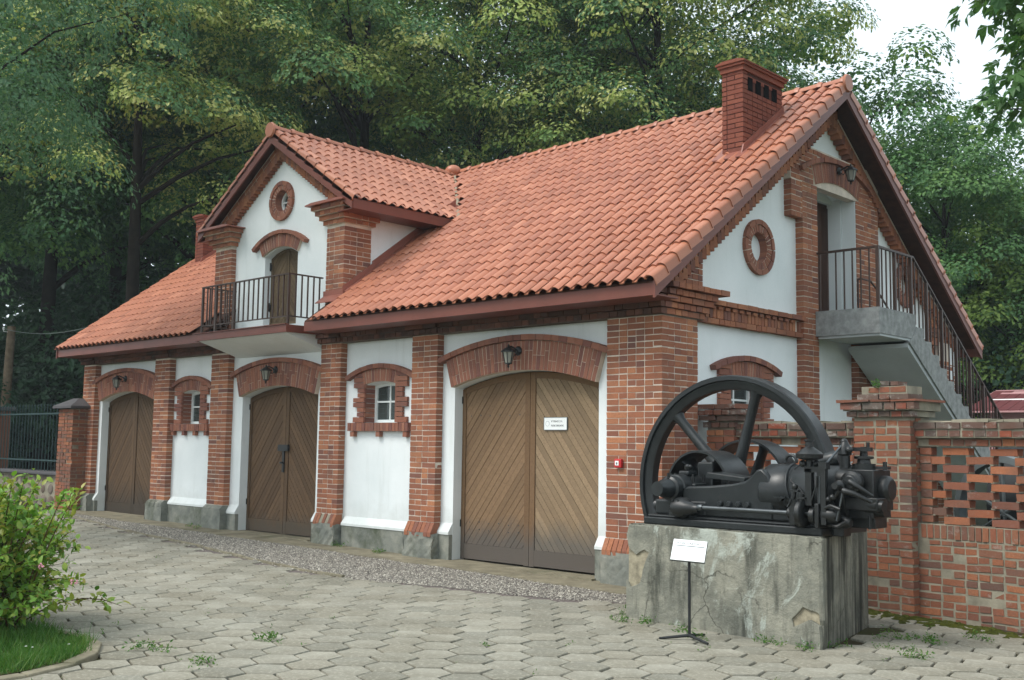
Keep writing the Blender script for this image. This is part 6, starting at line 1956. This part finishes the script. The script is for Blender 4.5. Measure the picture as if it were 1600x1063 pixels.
VAR = {}
def kind(key, mat, H, R, nb, per, lsize, seed, z0, h, r0, **kw):
    cm, cen = crown_mesh('crown', mat, H, R, nb, per, lsize, seed, **kw)
    VAR[key] = (cm, trunk_mesh('trunk', h, r0, cen, seed, z0), z0)
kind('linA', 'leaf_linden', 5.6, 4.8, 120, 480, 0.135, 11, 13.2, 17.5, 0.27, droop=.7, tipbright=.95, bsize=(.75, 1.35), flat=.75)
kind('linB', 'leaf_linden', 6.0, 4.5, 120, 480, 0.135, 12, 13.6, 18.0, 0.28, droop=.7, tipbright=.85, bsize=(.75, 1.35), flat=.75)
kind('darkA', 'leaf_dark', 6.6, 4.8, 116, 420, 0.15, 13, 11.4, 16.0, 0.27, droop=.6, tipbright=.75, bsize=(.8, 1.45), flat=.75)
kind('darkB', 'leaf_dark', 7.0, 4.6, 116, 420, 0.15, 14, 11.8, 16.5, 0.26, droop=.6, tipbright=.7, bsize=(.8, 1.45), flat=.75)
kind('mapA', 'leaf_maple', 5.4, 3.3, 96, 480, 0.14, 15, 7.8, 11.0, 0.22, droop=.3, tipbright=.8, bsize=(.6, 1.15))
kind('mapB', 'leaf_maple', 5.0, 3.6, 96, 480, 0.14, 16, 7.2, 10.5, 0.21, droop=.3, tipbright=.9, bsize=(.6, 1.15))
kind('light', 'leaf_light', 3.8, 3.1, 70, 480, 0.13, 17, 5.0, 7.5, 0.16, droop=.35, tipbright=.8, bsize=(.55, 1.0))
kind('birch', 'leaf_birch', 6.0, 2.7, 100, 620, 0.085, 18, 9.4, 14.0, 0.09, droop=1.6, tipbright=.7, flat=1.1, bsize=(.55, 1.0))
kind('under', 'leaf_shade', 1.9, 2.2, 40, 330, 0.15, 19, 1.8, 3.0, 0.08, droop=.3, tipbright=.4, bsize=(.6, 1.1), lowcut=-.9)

# (variant, photo column of the trunk, distance, scale, turn, name, label, category)
TREES = [
    ('birch', -95, 19.5, 1.00, 0.3, 'birch_tree', 'fine-leaved drooping tree at the upper left corner', 'tree'),
    ('darkA', 70, 38.0, 1.12, 1.0, 'linden_tree', 'tall dark tree with visible trunk left of the leftmost roof end', 'tree'),
    ('linB', 205, 30.0, 0.86, 2.1, 'linden_tree', 'linden with a low drooping bough above the left roof slope', 'tree'),
    ('darkB', 330, 37.0, 1.12, 0.5, 'linden_tree', 'dark linden directly behind the left chimney', 'tree'),
    ('linA', 560, 32.5, 1.00, 4.2, 'linden_tree', 'large yellow-green flowering linden behind the dormer ridge', 'tree'),
    ('linB', 745, 33.5, 1.06, 3.0, 'linden_tree', 'linden with dark trunk behind the roof valley', 'tree'),
    ('darkA', 650, 43.0, 0.92, 2.2, 'linden_tree', 'dark linden set back between the two flowering lindens', 'tree'),
    ('linA', 905, 34.5, 1.02, 0.8, 'linden_tree', 'linden behind the middle of the long roof ridge', 'tree'),
    ('linB', 1035, 31.5, 1.02, 2.4, 'linden_tree', 'linden just left of the brick chimney', 'tree'),
    ('darkB', 1000, 43.0, 0.86, 1.4, 'linden_tree', 'dark tree set back left of the brick chimney', 'tree'),
    ('mapA', 1205, 33.0, 1.04, 0.4, 'maple_tree', 'dense mid-green maple behind the brick chimney and gable peak', 'tree'),
    ('mapB', 1345, 31.5, 1.05, 2.6, 'maple_tree', 'maple rising behind the right roof verge', 'tree'),
    ('mapA', 1470, 29.5, 0.82, 3.9, 'maple_tree', 'maple right of the gable above the stair', 'tree'),
    ('light', 1590, 31.0, 0.95, 1.1, 'maple_tree', 'low light-green tree at the right edge above the maroon shed', 'tree'),
    ('darkA', 470, 44.0, 1.22, 5.0, 'linden_tree', 'dark linden set back behind the dormer apex', 'tree'),
    ('darkB', 175, 43.0, 1.20, 3.3, 'linden_tree', 'dark linden deep in the shade behind the left roof slope', 'tree'),
    ('darkA', 840, 45.0, 0.88, 0.2, 'linden_tree', 'dark linden set back behind the middle of the ridge', 'tree'),
    ('darkB', -60, 36.0, 1.15, 1.9, 'linden_tree', 'dark linden cut by the left edge of the picture', 'tree'),
    ('darkA', 1070, 43.0, 0.86, 4.0, 'linden_tree', 'dark tree set back right behind the brick chimney', 'tree'),
    ('mapB', 1425, 37.0, 0.95, 5.1, 'maple_tree', 'darker maple set back between the gable and the right edge', 'tree'),
    ('mapA', 1590, 36.0, 0.74, 0.9, 'maple_tree', 'maple set back at the right edge under the open sky', 'tree'),
]
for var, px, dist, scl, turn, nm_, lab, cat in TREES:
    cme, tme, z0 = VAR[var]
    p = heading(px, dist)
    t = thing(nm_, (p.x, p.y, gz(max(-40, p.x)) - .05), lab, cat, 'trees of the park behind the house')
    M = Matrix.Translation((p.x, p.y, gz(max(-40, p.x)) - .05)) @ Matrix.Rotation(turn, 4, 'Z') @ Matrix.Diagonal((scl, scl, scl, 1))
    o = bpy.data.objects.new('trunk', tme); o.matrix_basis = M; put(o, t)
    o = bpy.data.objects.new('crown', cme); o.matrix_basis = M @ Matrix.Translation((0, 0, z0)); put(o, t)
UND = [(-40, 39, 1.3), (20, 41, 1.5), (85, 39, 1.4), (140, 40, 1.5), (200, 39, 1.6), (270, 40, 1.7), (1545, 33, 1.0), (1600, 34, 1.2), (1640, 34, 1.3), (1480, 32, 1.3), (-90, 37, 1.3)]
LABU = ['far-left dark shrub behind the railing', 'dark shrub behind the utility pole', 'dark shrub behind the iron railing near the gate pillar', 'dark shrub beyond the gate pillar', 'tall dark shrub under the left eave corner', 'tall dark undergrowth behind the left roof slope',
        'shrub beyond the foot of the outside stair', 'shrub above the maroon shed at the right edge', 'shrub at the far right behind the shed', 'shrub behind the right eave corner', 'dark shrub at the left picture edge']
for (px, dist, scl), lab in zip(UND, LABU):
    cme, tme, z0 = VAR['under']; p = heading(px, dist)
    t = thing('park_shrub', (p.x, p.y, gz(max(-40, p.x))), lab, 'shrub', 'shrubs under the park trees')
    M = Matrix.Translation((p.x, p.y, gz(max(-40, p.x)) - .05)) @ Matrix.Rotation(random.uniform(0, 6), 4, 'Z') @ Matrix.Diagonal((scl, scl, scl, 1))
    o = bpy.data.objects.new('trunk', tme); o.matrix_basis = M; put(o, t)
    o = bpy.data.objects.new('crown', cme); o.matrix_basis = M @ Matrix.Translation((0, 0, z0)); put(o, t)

# far-off wood that closes the view between the trunks
g_ = np.random.default_rng(5)
P, Nn, Sz, Rr = [], [], [], []
for k in range(560):
    px = g_.uniform(-250, 1850) if k < 420 else g_.uniform(-250, 420); dist = g_.uniform(52, 66)
    h = heading(px, dist)
    top = 20 if px < 380 else (15.5 if px < 1150 else max(8.5, 15.5 - (px - 1150) * .012))
    z = g_.uniform(0, 1) * top
    bs = g_.uniform(1.6, 2.8); m_ = 210
    q = g_.normal(size=(m_, 3)); q /= np.linalg.norm(q, axis=1, keepdims=True)
    P.append(np.array([h.x, h.y, z]) + q * bs * g_.uniform(.4, 1, (m_, 1)) * np.array([1, 1, .7])); Nn.append(q + np.array([0, 0, .5]) + g_.normal(size=(m_, 3)) * .4)
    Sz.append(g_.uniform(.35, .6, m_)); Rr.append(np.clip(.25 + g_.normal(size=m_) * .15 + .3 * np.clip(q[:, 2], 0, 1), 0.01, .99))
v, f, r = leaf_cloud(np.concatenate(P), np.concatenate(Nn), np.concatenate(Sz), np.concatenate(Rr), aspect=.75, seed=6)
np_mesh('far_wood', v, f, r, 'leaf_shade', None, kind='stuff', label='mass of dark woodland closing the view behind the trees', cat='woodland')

# horse chestnut reaching in at the upper right: big palmate leaves
def palmate(mb_v, mb_f, mb_r, c, d, s, g_):
    d = d / np.linalg.norm(d)
    up = np.array([0, 0, 1.0]) + g_.normal(size=3) * .35
    nn = up - d * (up @ d); nn /= np.linalg.norm(nn)
    b = np.cross(nn, d)
    rv = float(np.clip(g_.normal(.45, .22), .02, .98))
    for a, l in ((-78, .62), (-42, .85), (0, 1.0), (42, .85), (78, .62)):
        a = math.radians(a + g_.normal() * 6); l *= s
        t = d * math.cos(a) + b * math.sin(a); w_ = np.cross(nn, t) * l * .19
        dn = nn * (-.30 * l)
        k = len(mb_v)
        mb_v += [c, c + t * l * .55 + w_ + nn * l * .02, c + t * l * .62 + nn * (-.02 * l), c + t * l * .55 - w_ + nn * l * .02, c + t * l * .97 + dn]
        mb_f += [(k, k + 2, k + 1), (k, k + 3, k + 2), (k + 1, k + 2, k + 4), (k + 2, k + 3, k + 4)]
        mb_r += [rv] * 4
CH = heading(1790, 15.5)
g_ = np.random.default_rng(21)
cv, cf, cr = [], [], []
base = np.array([CH.x, CH.y, 0])
inw = -np.array([_rt.x, _rt.y, 0])
twigs = []
for k in range(150):
    z = g_.uniform(5.75, 11.0)
    yy = 696 - (z - 1.6) * F_PX / 15.5
    tgt = 1566 if yy < 70 else (1606 if yy < 150 else 1580)
    reach = (1790 - tgt) / 110 - .28
    a = g_.uniform(-.8, .8)
    dirv = inw * math.cos(a) + np.array([_fw.x, _fw.y, 0]) * math.sin(a)
    e = base + dirv * reach * g_.uniform(.60, 1.0) + np.array([0, 0, z])
    twigs.append((e, dirv))
    for q in range(9):
        dd = dirv + g_.normal(size=3) * .75; dd[2] -= .35
        palmate(cv, cf, cr, e + g_.normal(size=3) * .20, dd, g_.uniform(.16, .27), g_)
t = thing('chestnut_tree', (CH.x, CH.y, gz(CH.x)), 'broad-leaved chestnut reaching into the upper right corner', 'tree')
np_mesh('crown', np.array(cv), np.array(cf), np.array(cr), 'leaf_maple', t)
tm = MB(); tm.tube([(CH.x, CH.y, gz(CH.x) - .2), (CH.x + .05, CH.y, 3), (CH.x, CH.y + .1, 7), (CH.x, CH.y, 11)], [.26, .22, .15, .05], 10)
for e, dv in twigs[::3]:
    s = V3((CH.x, CH.y, max(2.0, e[2] - .8))); e3 = V3(e); tm.tube([s, s + (e3 - s) * .5 + V3((0, 0, .25)), e3], [.045, .025, .007], 5)
tm.build('trunk', 'bark', t, smooth=60)

# foreground shrub with large soft leaves
def leaf6(V_, F_, R_, c, d, s, g_, rv):
    d = d / np.linalg.norm(d)
    up = np.array([0, 0, 1.0]) + g_.normal(size=3) * .45
    nn = up - d * (up @ d); nn /= np.linalg.norm(nn); b = np.cross(nn, d)
    k = len(V_)
    w_ = s * g_.uniform(.22, .29)
    V_ += [c, c + d * s * .30 + b * w_ + nn * s * .05, c + d * s * .68 + b * w_ * .8 + nn * s * .01, c + d * s - nn * s * .16, c + d * s * .68 - b * w_ * .8 + nn * s * .01, c + d * s * .30 - b * w_ + nn * s * .05, c + d * s * .34 - nn * s * .02, c + d * s * .70 - nn * s * .06]
    F_ += [(k, k + 6, k + 1), (k + 1, k + 6, k + 7), (k + 1, k + 7, k + 2), (k + 2, k + 7, k + 3), (k, k + 5, k + 6), (k + 5, k + 7, k + 6), (k + 5, k + 4, k + 7), (k + 4, k + 3, k + 7)]
    R_ += [rv] * 8
g_ = np.random.default_rng(33)
SB = np.array([-2.34, -7.05, gz(-2.4)])
sv, sf, sr = [], [], []
SHR = thing('flowering_shrub', tuple(SB), 'bright green flowering shrub with arching shoots in the left foreground', 'shrub')
stm = MB()
tips = []
for k in range(480):
    a = g_.uniform(0, 2 * math.pi)
    b0 = SB + np.array([g_.normal() * .22, g_.normal() * .22, 0])
    ht = g_.uniform(.10, 1.36)
    out = g_.uniform(.15, 1.0) * (1.25 - .45 * ht)
    e = b0 + np.array([math.cos(a) * out, math.sin(a) * out, ht])
    if k < 12:   # low arching shoots over the paving
        a = g_.uniform(.0, 1.1); e = b0 + np.array([math.cos(a) * g_.uniform(.85, 1.12), math.sin(a) * g_.uniform(.7, .9), g_.uniform(.20, .75)])
    mid = b0 + (e - b0) * .55 + np.array([0, 0, .18 + .15 * g_.random()])
    tips.append(e)
    P3 = lambda t: (1 - t) ** 2 * b0 + 2 * t * (1 - t) * mid + t * t * e
    stm.tube([V3(P3(i / 5)) for i in range(6)], [.009, .008, .006, .005, .004, .002], 4)
    nl = g_.integers(44, 66)
    bright = g_.uniform(-.15, .2)
    for q in range(nl):
        t_ = g_.uniform(.12, 1.0) ** .8
        p = P3(t_); dd = (e - b0) / np.linalg.norm(e - b0) * .5 + g_.normal(size=3) * .8; dd[2] -= .1
        leaf6(sv, sf, sr, p + g_.normal(size=3) * .03, dd, g_.uniform(.045, .095), g_, float(np.clip(.42 + bright + g_.normal() * .16 + .25 * (t_ > .9) * (g_.random() < .5), 0.01, .99)))
np_mesh('foliage', np.array(sv), np.array(sf), np.array(sr), 'leaf_shrub', SHR, smooth=True)
stm.build('stems', 'stem', SHR, smooth=60)
fl_ = MB()
for e in [tips[i] for i in (1, 5)]:
    for q in range(10):
        c = V3(e) + V3(tuple(g_.normal(size=3) * .018)); fl_.sphere(c, .008, 6, 4)
fl_.build('blossom', 'petal_pink', SHR, smooth=60)

# lawn grass
g_ = np.random.default_rng(44)
gx_, gy_ = [], []
pts = g_.uniform((-6.5, -9.5), (-0.1, -5.9), (190000, 2))
ok = np.array([in_lawn(a, b + g_.normal() * .04) for a, b in pts])
pts = pts[ok]
d = pts - np.array([CAM.x, CAM.y]); fwd = d @ np.array([_fw.x, _fw.y])
pts = pts[fwd > 5.2][:90000]
n = len(pts)
h = g_.uniform(.025, .085, n) * (1 + .7 * np.sin(pts[:, 0] * 7 + 2 * np.sin(pts[:, 1] * 5)) * np.sin(pts[:, 1] * 9)) * np.where(g_.random(n) < .06, 1.9, 1)
a = g_.uniform(0, 6.28, n); w_ = g_.uniform(.002, .004, n)
ln = g_.normal(size=(n, 2)) * .45
b = np.stack([pts[:, 0], pts[:, 1], -.04 - .012 * pts[:, 0]], 1)
v = np.empty((n, 3, 3))
ws = np.stack([np.cos(a) * w_, np.sin(a) * w_, np.zeros(n)], 1)
v[:, 0] = b - ws; v[:, 1] = b + ws; v[:, 2] = b + np.stack([ln[:, 0] * h, ln[:, 1] * h, h], 1)
np_mesh('lawn_grass', v.reshape(-1, 3), np.arange(n * 3).reshape(-1, 3), np.clip(.50 + g_.normal(size=n) * .24 + .2 * np.sin(pts[:, 0] * 5) * np.sin(pts[:, 1] * 6), .01, .99), 'grass', None, kind='stuff', label='short lawn grass in the lower left corner', cat='grass')
for x, y, lab in ((-0.92, -6.98, 'tiny white daisy, left one of the close pair in the lawn'), (-0.85, -6.96, 'tiny white daisy, right one of the close pair in the lawn'), (-1.22, -7.25, 'tiny white daisy farthest left in the corner lawn'), (-0.80, -6.70, 'tiny white daisy at the lawn edge next to the kerb')):
    D = thing('daisy', (x, y, gz(x)), lab, 'flower', 'daisies in the lawn')
    q = MB(); q.tube([(x, y, gz(x)), (x + .004, y, gz(x) + .075)], .0012, 4); q.build('stalk', 'grass', D)
    q = MB()
    for i in range(10):
        a0 = rad(36 * i); c_ = V3((x + .004, y, gz(x) + .077)); u_ = V3((math.cos(a0), math.sin(a0), .15)); t_ = V3((-math.sin(a0), math.cos(a0), 0))
        q.add([c_, c_ + u_ * .007 + t_ * .002, c_ + u_ * .013, c_ + u_ * .007 - t_ * .002], [(0, 1, 2, 3)])
    q.build('petals', 'petal_white', D)

# weeds in the joints, moss at the wall foot, tuft on the pier
P, Nn, Sz, Rr = [], [], [], []
g_ = np.random.default_rng(55)
spots = []
for k in range(150):
    f_, x, y = cells[int(g_.integers(0, len(cells)))]
    a = A + rad(60 * int(g_.integers(0, 6)))
    spots.append((x + math.cos(a) * .2, y + math.sin(a) * .2, g_.uniform(.01, .035), int(g_.integers(3, 14))))
for x, y in ((1.2, -1.95), (1.0, -2.0), (1.7, -1.95), (2.05, -2.25), (2.6, -1.92), (2.8, -1.9), (3.4, -1.3), (3.2, -.9), (3.5, -0.8), (3.7, -.2), (3.2, -.6), (0.85, -1.7), (0.75, -1.5), (3.0, -1.6), (3.6, -1.6), (-6.1, -.05), (-5.0, -.12), (-10.2, -.2), (-0.3, -5.2), (-0.6, -6.2), (0.2, -6.1)):
    for q in range(5): spots.append((x + g_.normal() * .09, y + g_.normal() * .07, g_.uniform(.02, .05), 22))
for x, y, s_, m_ in spots:
    P.append(np.array([x, y, gz(x) + .002]) + np.abs(g_.normal(size=(m_, 3))) * np.array([0, 0, s_ * .7]) + g_.normal(size=(m_, 3)) * np.array([s_ * .8, s_ * .8, 0]))
    Nn.append(g_.normal(size=(m_, 3)) + np.array([0, 0, .8])); Sz.append(g_.uniform(.6, 1.3, m_) * s_ * .8); Rr.append(np.clip(.5 + g_.normal(size=m_) * .3, 0, .99))
m_ = 40
tu = fr_at(GW, PU0 + .27, 2.33, .09)
P.append(np.array([*tu]) + g_.normal(size=(m_, 3)) * .025); Nn.append(g_.normal(size=(m_, 3)) + np.array([0, 0, .8])); Sz.append(g_.uniform(.02, .05, m_)); Rr.append(g_.uniform(.5, .95, m_))
v, f, r = leaf_cloud(np.concatenate(P), np.concatenate(Nn), np.concatenate(Sz), np.concatenate(Rr), aspect=.4, seed=56)
np_mesh('weeds', v, f, r, 'grass', None, kind='stuff', label='small weeds growing in the paving joints', cat='weeds')
ms = MB()
for k in range(260):
    u_ = g_.uniform(-.75, 2.2); n_ = .14 + abs(g_.normal()) * .22
    if n_ > .62 or (u_ > .6 and g_.random() < .6): continue
    p = fr_at(GW, u_, 0, n_); rr = g_.uniform(.03, .085)
    ms.lathe((p.x, p.y, gz(p.x) - .012), (0, 0, g_.uniform(.018, .032)), [(0, rr), (.5, rr * .8), (.85, rr * .45), (1, rr * .1)], 7)
ms.build('moss', 'moss', None, smooth=60, kind='stuff', label='dark green moss at the foot of the garden wall', cat='moss')

# thin summer haze in the air
hz = MB(); hz.box(-75, 45, -30, 75, -2.0, 27.0)
hm = bpy.data.materials.new('haze'); hm.use_nodes = True; hm.node_tree.nodes.clear()
ho = hm.node_tree.nodes.new('ShaderNodeOutputMaterial'); hv = hm.node_tree.nodes.new('ShaderNodeVolumePrincipled')
hv.inputs['Color'].default_value = (0.86, 0.95, 1.0, 1); hv.inputs['Density'].default_value = 0.0008; hv.inputs['Anisotropy'].default_value = 0.2
hm.node_tree.links.new(hv.outputs[0], ho.inputs['Volume']); MT['haze'] = hm
hz.build('haze', 'haze', None, kind='stuff')
